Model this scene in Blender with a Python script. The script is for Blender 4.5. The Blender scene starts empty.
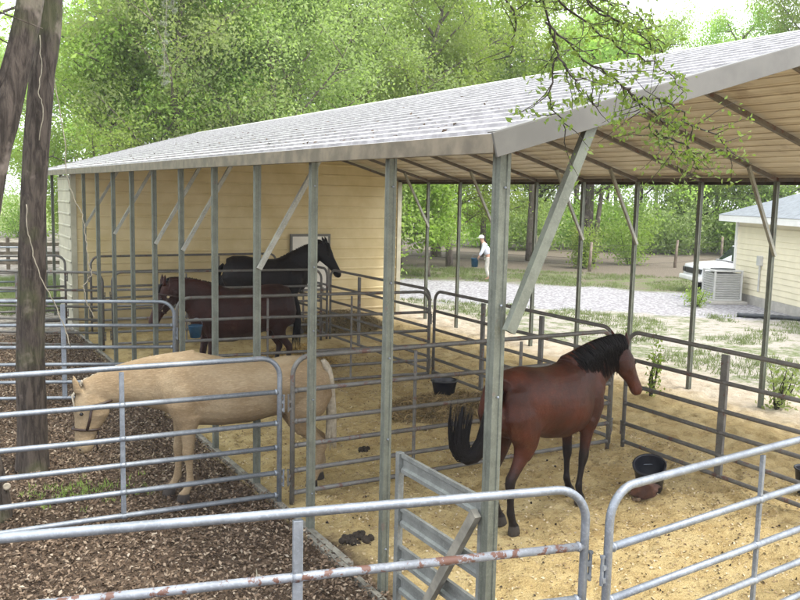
import bpy, math, random
import numpy as np
from mathutils import Vector, Matrix, noise
random.seed(7); rng = np.random.default_rng(7)
S = bpy.context.scene
COL = S.collection
PI = math.pi
BAY = 1.47276; W = 8.456; WALL_Y = 16.2; END_Y = 20.6; H = 3.62; RIDGE = 4.90; SLOPE = (RIDGE-3.70)/(W/2)

# ------------------------------------------------------------------ helpers
class MB:
    def __init__(s): s.v = []; s.f = []; s.m = []; s.mi = 0
    def add(s, vs, fs):
        o = len(s.v); s.v.extend([tuple(v) for v in vs])
        for f in fs: s.f.append(tuple(i+o for i in f)); s.m.append(s.mi)
    def box(s, c, d, M=None, taper=1.0):
        vs = []
        for z in (-.5, .5):
            k = taper if z > 0 else 1
            for x, y in ((-.5, -.5), (.5, -.5), (.5, .5), (-.5, .5)):
                p = Vector((x*d[0]*k, y*d[1]*k, z*d[2]))
                if M: p = M @ p
                vs.append(p+Vector(c))
        s.add(vs, [(3,2,1,0),(4,5,6,7),(0,1,5,4),(1,2,6,5),(2,3,7,6),(3,0,4,7)])
    def bar(s, a, b, w, h, up=(0,0,1)):
        a = Vector(a); b = Vector(b); t = (b-a).normalized(); u = Vector(up)
        if abs(t.dot(u)) > .98: u = Vector((1,0,0))
        r = t.cross(u).normalized(); u = r.cross(t).normalized()
        vs = [p + r*x*w/2 + u*y*h/2 for p in (a, b) for x, y in ((-1,-1),(1,-1),(1,1),(-1,1))]
        s.add(vs, [(3,2,1,0),(4,5,6,7),(0,1,5,4),(1,2,6,5),(2,3,7,6),(3,0,4,7)])
    def rings(s, rs, cap=True, closed=False):
        n = len(rs[0]); vs = [p for r in rs for p in r]; fs = []
        m = len(rs)
        for i in range(m if closed else m-1):
            j = (i+1) % m
            for k in range(n):
                l = (k+1) % n; fs.append((i*n+k, i*n+l, j*n+l, j*n+k))
        if cap and not closed:
            fs.append(tuple(range(n-1, -1, -1))); fs.append(tuple((m-1)*n+k for k in range(n)))
        s.add(vs, fs)
    def tube(s, path, r, n=8, cap=True):
        path = [Vector(p) for p in path]
        if not hasattr(r, '__len__'): r = [r]*len(path)
        rs = []; ref = None
        for i, p in enumerate(path):
            t = (path[min(i+1, len(path)-1)]-path[max(i-1, 0)])
            t = t.normalized() if t.length > 1e-9 else Vector((0,0,1))
            if ref is None: ref = Vector((0,0,1)) if abs(t.z) < .9 else Vector((1,0,0))
            a = t.cross(ref)
            a = a.normalized() if a.length > 1e-6 else t.orthogonal().normalized()
            b = t.cross(a).normalized(); ref = -b if False else a.cross(t).normalized()
            rs.append([p+(a*math.cos(2*PI*k/n)+b*math.sin(2*PI*k/n))*r[i] for k in range(n)])
        s.rings(rs, cap)
    def lathe(s, prof, c=(0,0,0), n=24, M=None):
        rs = []
        for rad, z in prof:
            rr = []
            for k in range(n):
                p = Vector((rad*math.cos(2*PI*k/n), rad*math.sin(2*PI*k/n), z))
                if M: p = M @ p
                rr.append(p+Vector(c))
            rs.append(rr)
        s.rings(rs, True)
    def build(s, name, mat, parent=None, smooth=False, bevel=0):
        me = bpy.data.meshes.new(name); me.from_pydata(s.v, [], s.f)
        mats = mat if isinstance(mat, (list, tuple)) else [mat]
        for m in mats: me.materials.append(m)
        if len(mats) > 1: me.polygons.foreach_set('material_index', s.m)
        if smooth: me.polygons.foreach_set('use_smooth', [True]*len(me.polygons))
        me.update()
        o = bpy.data.objects.new(name, me); COL.objects.link(o)
        if parent: o.parent = parent
        if bevel:
            b = o.modifiers.new('bevel', 'BEVEL'); b.width = bevel; b.segments = 2; b.limit_method = 'ANGLE'
        return o
def np_mesh(name, verts, faces_n, mat, parent=None, smooth=False):
    """verts (N*k,3): consecutive groups of k verts are one face"""
    k = faces_n; nf = len(verts)//k
    me = bpy.data.meshes.new(name)
    me.vertices.add(len(verts)); me.vertices.foreach_set('co', verts.astype(np.float32).ravel())
    me.loops.add(len(verts)); me.loops.foreach_set('vertex_index', np.arange(len(verts), dtype=np.int32))
    me.polygons.add(nf); me.polygons.foreach_set('loop_start', np.arange(0, len(verts), k, dtype=np.int32))
    me.update(calc_edges=True); me.materials.append(mat)
    if smooth: me.polygons.foreach_set('use_smooth', [True]*nf)
    o = bpy.data.objects.new(name, me); COL.objects.link(o)
    if parent: o.parent = parent
    return o
def empty(name, loc=(0,0,0), rz=0, label=None, cat=None, group=None, scale=1):
    o = bpy.data.objects.new(name, None); COL.objects.link(o)
    o.location = loc; o.rotation_euler = (0,0,rz); o.scale = (scale,)*3; o.empty_display_size = .2
    tag(o, label, cat, group); return o
def tag(o, label=None, cat=None, group=None, kind=None):
    if label: o['label'] = label
    if cat: o['category'] = cat
    if group: o['group'] = group
    if kind: o['kind'] = kind
    return o
def copy_tree(o, parent=None):
    c = o.copy(); COL.objects.link(c); c.parent = parent
    for ch in o.children: copy_tree(ch, c)
    return c

# ------------------------------------------------------------------ materials
class NT:
    def __init__(s, name):
        s.m = bpy.data.materials.new(name); s.m.use_nodes = True; s.t = s.m.node_tree
        s.b = s.t.nodes['Principled BSDF']; s.out = s.t.nodes['Material Output']
    def n(s, typ, ins=None, **props):
        nd = s.t.nodes.new(typ)
        for k, v in props.items(): setattr(nd, k, v)
        for k, v in (ins or {}).items(): s.set(nd.inputs[k], v)
        return nd
    def set(s, sock, v):
        if isinstance(v, bpy.types.NodeSocket): s.t.links.new(v, sock)
        elif isinstance(v, (tuple, list)) and len(v) == 3 and sock.type == 'RGBA': sock.default_value = (*v, 1)
        else: sock.default_value = v
    def p(s, **k):
        for a, v in k.items(): s.set(s.b.inputs[a.replace('_', ' ')], v)
    def math(s, op, a, b=0., c=0., clamp=False):
        nd = s.n('ShaderNodeMath', operation=op, use_clamp=clamp); s.set(nd.inputs[0], a); s.set(nd.inputs[1], b); s.set(nd.inputs[2], c); return nd.outputs[0]
    def mix(s, f, a, b, mode='MIX'):
        nd = s.n('ShaderNodeMix', data_type='RGBA', blend_type=mode)
        s.set(nd.inputs[0], f); s.set(nd.inputs[6], a); s.set(nd.inputs[7], b); return nd.outputs[2]
    def noise(s, vec, scale, detail=4, rough=.55, dist=0.):
        nd = s.n('ShaderNodeTexNoise', {'Scale': scale, 'Detail': detail, 'Roughness': rough, 'Distortion': dist})
        if vec is not None: s.set(nd.inputs['Vector'], vec)
        return nd.outputs['Fac']
    def ss(s, x, a, b):   # smoothstep from a to b
        nd = s.n('ShaderNodeMapRange', interpolation_type='SMOOTHSTEP')
        s.set(nd.inputs['Value'], x); nd.inputs['From Min'].default_value = a; nd.inputs['From Max'].default_value = b
        return nd.outputs['Result']
    def pos(s): return s.n('ShaderNodeNewGeometry').outputs['Position']
    def obj(s): return s.n('ShaderNodeTexCoord').outputs['Object']
    def sep(s, v):
        nd = s.n('ShaderNodeSeparateXYZ'); s.set(nd.inputs[0], v); return nd.outputs
    def bump(s, h, strength=.3, dist=.01):
        nd = s.n('ShaderNodeBump', {'Strength': strength, 'Distance': dist, 'Height': h}); s.set(s.b.inputs['Normal'], nd.outputs[0])
    def ramp(s, f, stops):
        nd = s.n('ShaderNodeValToRGB'); s.set(nd.inputs[0], f); cr = nd.color_ramp
        while len(cr.elements) < len(stops): cr.elements.new(.5)
        for e, (p_, c) in zip(cr.elements, stops): e.position = p_; e.color = (*c, 1)
        return nd.outputs[0]

def simple(name, col, rough=.6, metal=0., var=.25, scale=8., bump=0., dark=None, spec=.5):
    t = NT(name); o = t.obj(); f = t.noise(o, scale, 5, .6)
    d = dark or tuple(c*(1-var) for c in col); l = tuple(min(1, c*(1+var*.6)) for c in col)
    t.p(Base_Color=t.mix(t.ss(f, .35, .68), d, l), Metallic=metal, Roughness=rough, Specular_IOR_Level=spec)
    if bump: t.bump(t.noise(o, scale*6, 4), bump, .01)
    return t.m

def galv(name, base, rust=0., rough=.45, metal=.55):
    t = NT(name); o = t.pos()
    f = t.noise(o, 6, 5, .65); g = t.noise(o, 55, 3, .7)
    c = t.mix(t.ss(f, .35, .7), tuple(x*.68 for x in base), base)
    c = t.mix(t.math('MULTIPLY', t.ss(g, .48, .68), .38), c, tuple(min(1, x*1.4) for x in base))
    r = t.ss(t.noise(o, 9, 6, .7), .64-.1*rust, .68-.1*rust)
    c = t.mix(t.math('MULTIPLY', r, min(1, .35+rust)), c, (.11, .055, .04))
    t.p(Base_Color=c, Metallic=t.math('MULTIPLY', t.math('SUBTRACT', 1., r), metal), Roughness=t.math('ADD', rough-.1, t.math('MULTIPLY', g, .3)))
    t.bump(g, .15, .003)
    return t.m
M = {}
M['galv'] = galv('galvanized_pipe', (.27, .30, .335))
M['galv_far'] = galv('shaded_pipe', (.17, .165, .15), .6, .55, .35)  # darker pipe copy, backlit silhouette look put into the colour
M['galv_rust'] = galv('rusting_pipe', (.27, .295, .33), 1.15, .5, .4)
M['post'] = galv('galvanized_post', (.175, .19, .155), .1, .5, .45)
M['rafter'] = galv('rafter_steel', (.17, .15, .13), .7, .6, .3)
M['girt'] = galv('girt_steel', (.24, .255, .24), .0, .5, .45)
M['brace'] = galv('brace_steel', (.36, .36, .31), .0, .5, .3)
M['dark_metal'] = simple('dark_iron', (.05, .045, .04), .5, .5)

def roof_mat():
    t = NT('white_roof_sheet'); o = t.pos()
    f = t.noise(o, 1.2, 5, .6); g = t.noise(o, 14, 4, .7)
    mp = t.n('ShaderNodeMapping'); t.set(mp.inputs['Vector'], o); mp.inputs['Scale'].default_value = (7, .7, 7)
    st = t.noise(mp.outputs[0], 3, 5, .7)
    c = t.mix(t.ss(f, .3, .7), (.64, .64, .63), (.76, .76, .75))
    c = t.mix(t.math('MULTIPLY', t.ss(t.noise(o, 3., 3), .62, .72), .18), c, (.40, .37, .32))
    t.p(Base_Color=c, Roughness=.42, Metallic=.0); return t.m
def roof_under():
    t = NT('roof_underside'); o = t.pos()
    mp = t.n('ShaderNodeMapping'); t.set(mp.inputs['Vector'], o); mp.inputs['Scale'].default_value = (6, .8, 6)
    f = t.noise(mp.outputs[0], 1.5, 5, .65)
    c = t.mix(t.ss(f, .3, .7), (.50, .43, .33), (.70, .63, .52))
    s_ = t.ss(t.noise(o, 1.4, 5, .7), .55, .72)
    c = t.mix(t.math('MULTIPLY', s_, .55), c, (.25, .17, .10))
    t.p(Base_Color=c, Roughness=.5); return t.m
M['rib_shade'] = simple('roof_rib_shade', (.30,.29,.30), .7); M['roof'] = roof_mat(); M['roof_under'] = roof_under()  # first material is dark grey that paints shade along the roof ribs
M['trim'] = simple('rake_trim', (.125, .122, .108), .5, .0, .15, 3)
M['eave_trim'] = simple('eave_trim', (.17, .14, .095), .5, 0, .35, 5)
M['wood_dark'] = simple('dark_wood', (.09, .06, .04), .8, 0, .4, 4, .3)
def siding():
    t = NT('tan_siding'); o = t.pos(); f = t.noise(o, 1.3, 5, .6)
    c = t.mix(t.ss(f, .3, .7), (.56, .45, .22), (.67, .56, .32))
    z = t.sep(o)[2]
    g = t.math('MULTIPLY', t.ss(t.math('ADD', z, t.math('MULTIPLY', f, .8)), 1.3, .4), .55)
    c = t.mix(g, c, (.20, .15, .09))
    t.p(Base_Color=c, Roughness=.5); return t.m
M['siding'] = siding()
M['siding_pale'] = simple('pale_siding', (.42, .40, .30), .5, 0, .15, 3)
M['white_board'] = simple('white_board', (.74, .72, .64), .5, 0, .08, 3)
M['house'] = simple('cream_siding', (.76, .70, .52), .6, 0, .06, 2)
M['white'] = simple('white_paint', (.78, .78, .76), .4, 0, .05, 3)
M['shingle'] = None
def shingle():
    t = NT('grey_shingles'); o = t.pos()
    br = t.n('ShaderNodeTexBrick', {'Vector': o, 'Scale': 3.0, 'Color1': (.13,.145,.16), 'Color2': (.18,.20,.21), 'Mortar': (.12,.13,.14), 'Mortar Size': .03})
    n = t.noise(o, 5, 5, .7)
    t.p(Base_Color=t.mix(t.ss(n, .3, .7), br.outputs[0], (.20, .225, .24)), Roughness=.9); return t.m
M['shingle'] = shingle()
def bark(name, a, b, moss=0.):
    t = NT(name); o = t.obj()
    mp = t.n('ShaderNodeMapping'); t.set(mp.inputs['Vector'], o); mp.inputs['Scale'].default_value = (14, 14, 2.2)
    f = t.noise(mp.outputs[0], 1.5, 7, .7, .6); g = t.noise(o, 2.5, 4, .6)
    c = t.mix(t.ss(f, .35, .65), a, b)
    c = t.mix(t.math('MULTIPLY', t.ss(g, .58, .68), .55), c, tuple(min(1, x*2.4+.03) for x in b))
    if moss: c = t.mix(t.math('MULTIPLY', t.ss(t.noise(o, 1.7, 4), .5, .65), moss), c, (.10, .12, .04))
    t.p(Base_Color=c, Roughness=.95, Specular_IOR_Level=.15); t.bump(f, .9, .03); return t.m
M['bark'] = bark('tree_bark', (.028, .023, .019), (.095, .078, .064), .3)
M['bark_far'] = bark('far_bark', (.10, .085, .07), (.20, .17, .14), .4)
def leaf(name, c1, c2, c3, trans=.45):
    t = NT(name); g = t.n('ShaderNodeNewGeometry'); oi = t.n('ShaderNodeObjectInfo')
    r = g.outputs['Random Per Island']
    n = t.noise(g.outputs['Position'], .55, 3, .6)
    c = t.mix(t.ss(n, .35, .65), c1, c2)
    c = t.mix(t.math('MULTIPLY', r, .6), c, c3)
    hs = t.n('ShaderNodeHueSaturation'); t.set(hs.inputs['Color'], c)
    t.set(hs.inputs['Value'], t.math('ADD', .78, t.math('MULTIPLY', oi.outputs['Random'], .45)))
    t.set(hs.inputs['Hue'], t.math('ADD', .485, t.math('MULTIPLY', oi.outputs['Random'], .03)))
    c = hs.outputs[0]
    t.p(Base_Color=c, Roughness=.55, Specular_IOR_Level=.3)
    tr = t.n('ShaderNodeBsdfTranslucent'); t.set(tr.inputs[0], t.mix(1., c, (1.0, 1.15, .55), 'MULTIPLY'))
    ms = t.n('ShaderNodeMixShader'); ms.inputs[0].default_value = trans
    t.t.links.new(t.b.outputs[0], ms.inputs[1]); t.t.links.new(tr.outputs[0], ms.inputs[2]); t.t.links.new(ms.outputs[0], t.out.inputs[0])
    return t.m
M['leafA'] = leaf('leaves_mid', (0.24, 0.341, 0.089), (0.335, 0.455, 0.123), (0.431, 0.504, 0.193), 0.6)
M['leafB'] = leaf('leaves_bright', (0.228, 0.345, 0.065), (0.3, 0.425, 0.098), (0.384, 0.46, 0.169), 0.55)
M['leafC'] = leaf('leaves_grey', (0.259, 0.336, 0.125), (0.341, 0.427, 0.171), (0.41, 0.488, 0.228), 0.6)
M['leafD'] = leaf('leaves_twig', (0.1, 0.17, 0.036), (0.18, 0.289, 0.063), (0.32, 0.408, 0.126), 0.5)
M['moss'] = leaf('spanish_moss', (.22, .25, .19), (.28, .31, .25), (.32, .34, .28), .3)

def coat(name, body, dark, legs_z=None, points=(.008, .006, .006), muzzle=None, rough=.42, legcol=None, dapple=.25, sheen=.0):
    t = NT(name); o = t.obj(); x, y, z = t.sep(o)
    n = t.noise(o, 3.2, 4, .6); n2 = t.noise(o, 90, 2, .6)
    c = t.mix(t.ss(n, .35, .68), dark, body)
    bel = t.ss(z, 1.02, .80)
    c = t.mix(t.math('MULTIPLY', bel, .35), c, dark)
    if legs_z:
        m = t.ss(t.math('ADD', z, t.math('MULTIPLY', n, .15)), legs_z+.16, legs_z-.04)
        c = t.mix(m, c, points)
    if muzzle:
        mx, my, mz, mr = muzzle
        v = t.n('ShaderNodeVectorMath', operation='DISTANCE'); t.set(v.inputs[0], o); v.inputs[1].default_value = (mx, my, mz)
        c = t.mix(t.math('MULTIPLY', t.ss(v.outputs['Value'], mr, mr*.5), .9), c, points)
    mp = t.n('ShaderNodeMapping'); t.set(mp.inputs['Vector'], o); mp.inputs['Scale'].default_value = (9, 60, 34)
    hs_ = t.noise(mp.outputs[0], 2.2, 4, .7)
    c = t.mix(t.math('MULTIPLY', t.ss(hs_, .5, .72), .30), c, tuple(min(1, v*1.9+.006) for v in body))
    c = t.mix(t.math('MULTIPLY', t.ss(hs_, .48, .30), .30), c, tuple(v*.5 for v in dark))
    dst = t.math('MULTIPLY', t.ss(t.noise(o, 7, 6, .75), .56, .70), .28)
    c = t.mix(dst, c, tuple(v*.6+w_*.4 for v, w_ in zip(body, (.22, .16, .09))))
    if legs_z: c = t.mix(t.math('MULTIPLY', t.ss(z, legs_z, legs_z-.12), .85), c, points)
    hoof = t.ss(z, .10, .085)
    c = t.mix(hoof, c, (.045, .038, .032))
    t.p(Base_Color=c, Roughness=rough+.12, Specular_IOR_Level=.22)
    t.b.inputs['Sheen Weight'].default_value = sheen
    t.bump(t.math('ADD', t.math('MULTIPLY', hs_, 1.2), t.math('MULTIPLY', t.noise(o, 6, 4), 5.)), .35, .012); return t.m
M['hair_black'] = simple('black_hair', (.006, .005, .005), .6, 0, .3, 20, spec=.15)
M['hair_cream'] = simple('cream_hair', (.42, .37, .28), .6, 0, .25, 20)
M['eye'] = simple('horse_eye', (.006, .004, .003), .08)
M['strap'] = simple('brown_strap', (.035, .018, .012), .5)
M['buckle'] = simple('brass_buckle', (.6, .52, .35), .3, .9)
M['rubber'] = simple('black_rubber', (.012, .013, .018), .4, 0, .3, 10, spec=.5)
M['blue'] = simple('blue_plastic', (.012, .07, .14), .4)
M['patch'] = simple('faded_patch', (.20,.14,.09), .85, 0, .4, 12)
M['brown_sack'] = simple('brown_cloth', (.085, .038, .024), .8, 0, .4, 8, .4)
M['brown_block'] = simple('brown_block', (.045, .018, .012), .8, 0, .3, 10, .3)
M['manure'] = simple('manure', (.028, .02, .012), .95, 0, .4, 20, .5)
M['wood'] = simple('grey_wood', (.20, .16, .12), .85, 0, .35, 5, .4)
M['wood_black'] = simple('black_rail', (.03, .028, .026), .8, 0, .3, 5)
M['timber'] = simple('grey_timber', (.20, .19, .155), .85, 0, .35, 5, .3)
M['ac'] = simple('ac_grey', (.50, .50, .48), .5, .1, .08, 4)
M['ac_dark'] = simple('ac_dark', (.09, .09, .09), .6)
M['concrete'] = simple('concrete', (.42, .40, .36), .9, 0, .15, 4, .2)
M['glass'] = simple('dark_glass', (.02, .025, .03), .05)
M['skin'] = simple('skin', (.38, .22, .15), .55, 0, .1, 8)
M['shirt'] = simple('white_cloth', (.66, .68, .74), .85, 0, .12, 12, .2)
M['chrome'] = simple('chrome', (.6, .6, .6), .2, .9)
M['red'] = simple('red_lens', (.4, .02, .02), .2)
M['tyre'] = simple('tyre', (.02, .02, .02), .8)
M['vine'] = simple('pale_vine', (.30, .27, .20), .8, 0, .3, 9)
M['twig'] = simple('dark_twig', (.035, .028, .02), .85, 0, .3, 9)
M['black_plastic'] = simple('black_pipe', (.03, .035, .04), .45)

def ground_mat():
    t = NT('ground'); P = t.pos(); x, y, z = t.sep(P)
    n1 = t.noise(P, .35, 4, .6); n2 = t.noise(P, 2.2, 6, .65); n3 = t.noise(P, 18, 5, .7); n4 = t.noise(P, 70, 3, .7)
    n5 = t.noise(P, 7, 5, .7)
    def off(v, s): return t.math('ADD', v, t.math('MULTIPLY', t.math('SUBTRACT', n2, .5), s))
    # sand / shavings
    sand = t.ramp(n2, [(.25, (.33,.23,.09)), (.48, (.50,.385,.18)), (.72, (.58,.475,.25))])
    sand = t.mix(t.math('MULTIPLY', t.ss(n5, .52, .66), .55), sand, (.25, .165, .065))
    vo = t.n('ShaderNodeTexVoronoi', {'Vector': P, 'Scale': 45.0}); 
    sand = t.mix(t.math('MULTIPLY', t.ss(n4, .5, .7), .4), sand, (.56, .44, .24))
    sand = t.mix(t.math('MULTIPLY', t.ss(n4, .46, .34), .45), sand, (.20, .14, .07))
    # leaf litter
    lit = t.ramp(n3, [(.30, (.035,.024,.016)), (.48, (.10,.07,.047)), (.62, (.16,.115,.08)), (.75, (.24,.18,.13))])
    lit = t.mix(t.math('MULTIPLY', t.ss(n2, .45, .7), .45), lit, (.045, .030, .020))
    # gravel
    vg = t.n('ShaderNodeTexVoronoi', {'Vector': P, 'Scale': 9.0})
    grv = t.mix(t.ss(vg.outputs['Distance'], .1, .6), (.52, .52, .54), (.26, .25, .26))
    grv = t.mix(t.math('MULTIPLY', t.ss(n5, .45, .65), .6), grv, (.50, .50, .52))
    grass = t.ramp(n3, [(.3, (.08,.11,.04)), (.55, (.16,.20,.08)), (.75, (.28,.30,.17))])
    dirt = t.ramp(n3, [(.3, (.11,.09,.07)), (.55, (.20,.17,.135)), (.75, (.29,.25,.20))])
    pale = t.ramp(n3, [(.3, (.33,.30,.26)), (.7, (.47,.44,.39))])
    # right part by u = x+y
    u = t.math('ADD', x, y); un = t.math('ADD', u, t.math('MULTIPLY', t.math('SUBTRACT', n1, .5), 7.))
    patch = t.mix(t.ss(t.math('ADD', n2, t.math('MULTIPLY', n1, .55)), .72, .86), pale, grass)
    c = t.mix(t.math('MULTIPLY', t.ss(n5, .42, .60), .6), patch, pale)
    c = t.mix(t.ss(un, 28.2, 29.6), c, grv)
    c = t.mix(t.ss(un, 37.5, 39.5), c, t.mix(t.ss(n2, .40, .6), dirt, grass))
    c = t.mix(t.ss(un, 45., 48.), c, dirt)
    far = t.mix(t.ss(n1, .42, .58), (.13, .17, .05), (.20, .24, .08))
    c = t.mix(t.ss(un, 76., 84.), c, far)
    # left part (x<0) by y
    l = lit
    yn = t.math('ADD', y, t.math('MULTIPLY', t.math('SUBTRACT', n1, .5), 5.))
    l = t.mix(t.ss(off(yn, 3.), 14.5, 17.5), l, t.mix(t.math('MULTIPLY', t.ss(n5, .42, .58), .8), pale, t.mix(.5, dirt, lit)))
    l = t.mix(t.ss(off(yn, 3.), 20.5, 21.5), l, grass)
    l = t.mix(t.ss(yn, 29., 31.), l, t.mix(t.ss(n2, .4, .6), pale, dirt))
    l = t.mix(t.ss(yn, 60., 66.), l, far)
    isl = t.ss(t.math('ADD', t.math('SUBTRACT', x, t.math('MULTIPLY', t.math('MAXIMUM', t.math('SUBTRACT', y, 16.), 0.), .24)), t.math('MULTIPLY', t.math('SUBTRACT', n2, .5), .25)), -.02, -.10)
    # sand region -0.05..~9.6
    sx = t.math('ADD', x, t.math('MULTIPLY', t.math('SUBTRACT', n1, .5), 3.))
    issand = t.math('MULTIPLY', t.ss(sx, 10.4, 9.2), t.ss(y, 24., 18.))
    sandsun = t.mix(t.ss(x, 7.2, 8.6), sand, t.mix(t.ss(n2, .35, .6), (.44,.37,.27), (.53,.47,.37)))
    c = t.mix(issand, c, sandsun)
    c = t.mix(isl, c, l)
    # litter blown in near the front left corner of the barn
    k = t.math('MULTIPLY', t.ss(off(x, .5), .32, .02), t.math('MULTIPLY', t.ss(off(y, 1.), 3.2, 2.6), t.ss(x, -.2, -.05)))
    c = t.mix(k, c, lit)
    t.p(Base_Color=c, Roughness=.95, Specular_IOR_Level=.15)
    t.bump(t.math('ADD', t.math('ADD', n3, t.math('MULTIPLY', n4, .6)), t.math('MULTIPLY', n5, 1.6)), .9, .04)
    return t.m
M['ground'] = ground_mat()

# ------------------------------------------------------------------ ground
def fbm(x, y, s, o=3):
    return noise.fractal(Vector((x*s, y*s, 3.1)), 1.0, 2.0, o)
def plane(name, x0, x1, y0, y1, z, mat):
    m = MB(); m.add([(x0,y0,z),(x1,y0,z),(x1,y1,z),(x0,y1,z)], [(0,1,2,3)]); return m.build(name, mat)
g = plane('ground', -150, 250, -130, 290, 0, M['ground']); tag(g, kind='structure')
def bumpy(name, x0, x1, y0, y1, step, fn):
    nx = int((x1-x0)/step)+1; ny = int((y1-y0)/step)+1
    v = []
    for j in range(ny):
        y = y0+(y1-y0)*j/(ny-1)
        for i in range(nx):
            x = x0+(x1-x0)*i/(nx-1)
            e = min(1, min(x-x0, x1-x, y-y0, y1-y)/.5)
            v.append((x, y, -.012+e*(.012+fn(x, y))))
    f = [(j*nx+i, j*nx+i+1, (j+1)*nx+i+1, (j+1)*nx+i) for j in range(ny-1) for i in range(nx-1)]
    me = bpy.data.meshes.new(name); me.from_pydata(v, [], f); me.materials.append(M['ground'])
    me.polygons.foreach_set('use_smooth', [True]*len(f))
    o = bpy.data.objects.new(name, me); COL.objects.link(o); tag(o, kind='structure'); return o
def sandh(x, y):
    a = fbm(x, y, 1.1, 3)*.024 + fbm(x+9, y, 4.2, 3)*.034
    h = noise.noise(Vector((x*5.5, y*5.5, 1)))
    if h > .18: a -= (h-.18)*.20
    pile = 0
    d = math.hypot((x-6.3)/.9, (y-14.9)/.8)
    if d < 1: pile = .12*(1-d*d)
    return .045+max(-.042, a)+pile
bumpy('stall_ground', -.04, 9.6, -5, 16.1, .055, sandh)
bumpy('litter_ground', -7, -.10, -2, 16, .09, lambda x, y: .03+max(-.028, fbm(x, y, 2.2, 3)*.03))

def scatter_quads(pts, size, flat=.35, aspect=.55, seed=1, curl=.25, up=None):
    r = np.random.default_rng(seed); n = len(pts)
    nrm = r.normal(size=(n,3))
    if up is not None: nrm = nrm*flat + np.array(up)
    nrm /= np.linalg.norm(nrm, axis=1, keepdims=True)
    a = np.cross(nrm, r.normal(size=(n,3))); a /= np.linalg.norm(a, axis=1, keepdims=True)
    b = np.cross(nrm, a)
    s = size*(.55+.9*r.random((n,1)))
    l = a*s; w = b*s*aspect; c = nrm*s*curl
    v = np.stack([pts-l*.5, pts-w*.5+c*.3, pts+l*.5, pts+w*.5+c*.3], axis=1)
    return v.reshape(-1, 3)
# leaf litter
def litter_mat():
    t = NT('fallen_leaves'); r = t.n('ShaderNodeNewGeometry').outputs['Random Per Island']
    c = t.ramp(r, [(0., (.040,.027,.018)), (.35, (.11,.075,.048)), (.7, (.18,.13,.09)), (.93, (.27,.21,.15)), (1., (.36,.31,.24))])
    t.p(Base_Color=c, Roughness=.85, Specular_IOR_Level=.2); return t.m
n = 115000
px = -4.6+rng.random(n)*4.62; py = -1.5+rng.random(n)**1.2*17.5
keep = rng.random(n) < np.clip(1.15-.25*(px > -.15)*1.0, 0, 1)
pts = np.stack([px, py, .035+rng.random(n)*.035], 1)[keep]
lv = np_mesh('fallen_leaves', scatter_quads(pts, .040, .55, .5, 3, .35, (0,0,1)), 4, litter_mat()); tag(lv, 'dry brown fallen leaves covering the dirt outside the stalls', 'leaf litter', kind='stuff')
# shavings flecks / manure crumbs on the bedding
n = 22000
x_ = .1+rng.random(n)*5.5; y_ = -3+rng.random(n)*14
def sh(xs, ys): return np.array([sandh(a, b) for a, b in zip(xs, ys)])
pts = np.stack([x_, y_, sh(x_, y_)+.006], 1)
t = NT('wood_shavings'); r_ = t.n('ShaderNodeNewGeometry').outputs['Random Per Island']
t.p(Base_Color=t.ramp(r_, [(0, (.12,.075,.035)), (.3, (.32,.235,.12)), (.7, (.46,.37,.22)), (1, (.58,.49,.34))]), Roughness=.9)
o = np_mesh('wood_shavings', scatter_quads(pts, .030, .4, .6, 4, .3, (0,0,1)), 4, t.m); tag(o, 'pale wood shavings strewn over the stall bedding', 'bedding', kind='stuff')
n = 380; x_ = .2+rng.random(n)*4.4; y_ = -2.5+rng.random(n)*6.2
pts = np.stack([x_, y_, sh(x_, y_)+.010], 1)
o = np_mesh('manure_crumbs', scatter_quads(pts, .030, .5, .8, 5, .5, (0,0,1)), 4, M['manure']); tag(o, 'small dark manure crumbs scattered in the front stall', 'manure', kind='stuff')
# grass tufts
def tufts(name, pts, h, mat, label, cat, per=7, kind='stuff'):
    n = len(pts); r = np.random.default_rng(11)
    p = np.repeat(pts, per, axis=0); k = len(p)
    p = p+np.concatenate([r.normal(size=(k,2))*h*.5, np.zeros((k,1))], 1)
    d = r.normal(size=(k,3))*.45; d[:,2] = 1; d /= np.linalg.norm(d, axis=1, keepdims=True)
    s = np.cross(d, r.normal(size=(k,3))); s /= np.linalg.norm(s, axis=1, keepdims=True)
    hh = h*(.5+r.random((k,1)))
    v = np.stack([p-s*h*.07, p+s*h*.07, p+d*hh], 1).reshape(-1,3)
    o = np_mesh(name, v, 3, mat); tag(o, label, cat, kind=kind); return o
M['grass'] = leaf('grass_blades', (.13,.18,.06), (.18,.24,.08), (.28,.31,.17), .3)
gp = []
while len(gp) < 9000:
    x = 9.2+random.random()*22; y = -2+random.random()*34; u = x+y
    nn = fbm(x, y, .5, 3)
    ok = (x > 10 and u < 29.5 and nn > .05) or (38.5 < u < 47 and nn > -.15)
    if ok: gp.append((x, y, 0))
gp = np.array(gp); tufts('grass_tufts', gp, .11, M['grass'], 'patchy green grass between the barn, gravel drive and cream house', 'grass')
gp = np.array([(-9+random.random()*10, 19.5+random.random()*9.5, 0) for _ in range(6000)])
tufts('green_grass', gp, .13, M['grass'], 'strip of bright green grass beyond the left corner of the barn', 'grass')
# weeds at the near left
gp = np.array([(-1.75+random.gauss(0, .28), 4.95+random.gauss(0, .2), .05) for _ in range(70)])
tufts('small_weeds', gp, .06, M['leafB'], 'low green weeds sprouting from the leaf litter near the left trunk', 'weeds')
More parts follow.
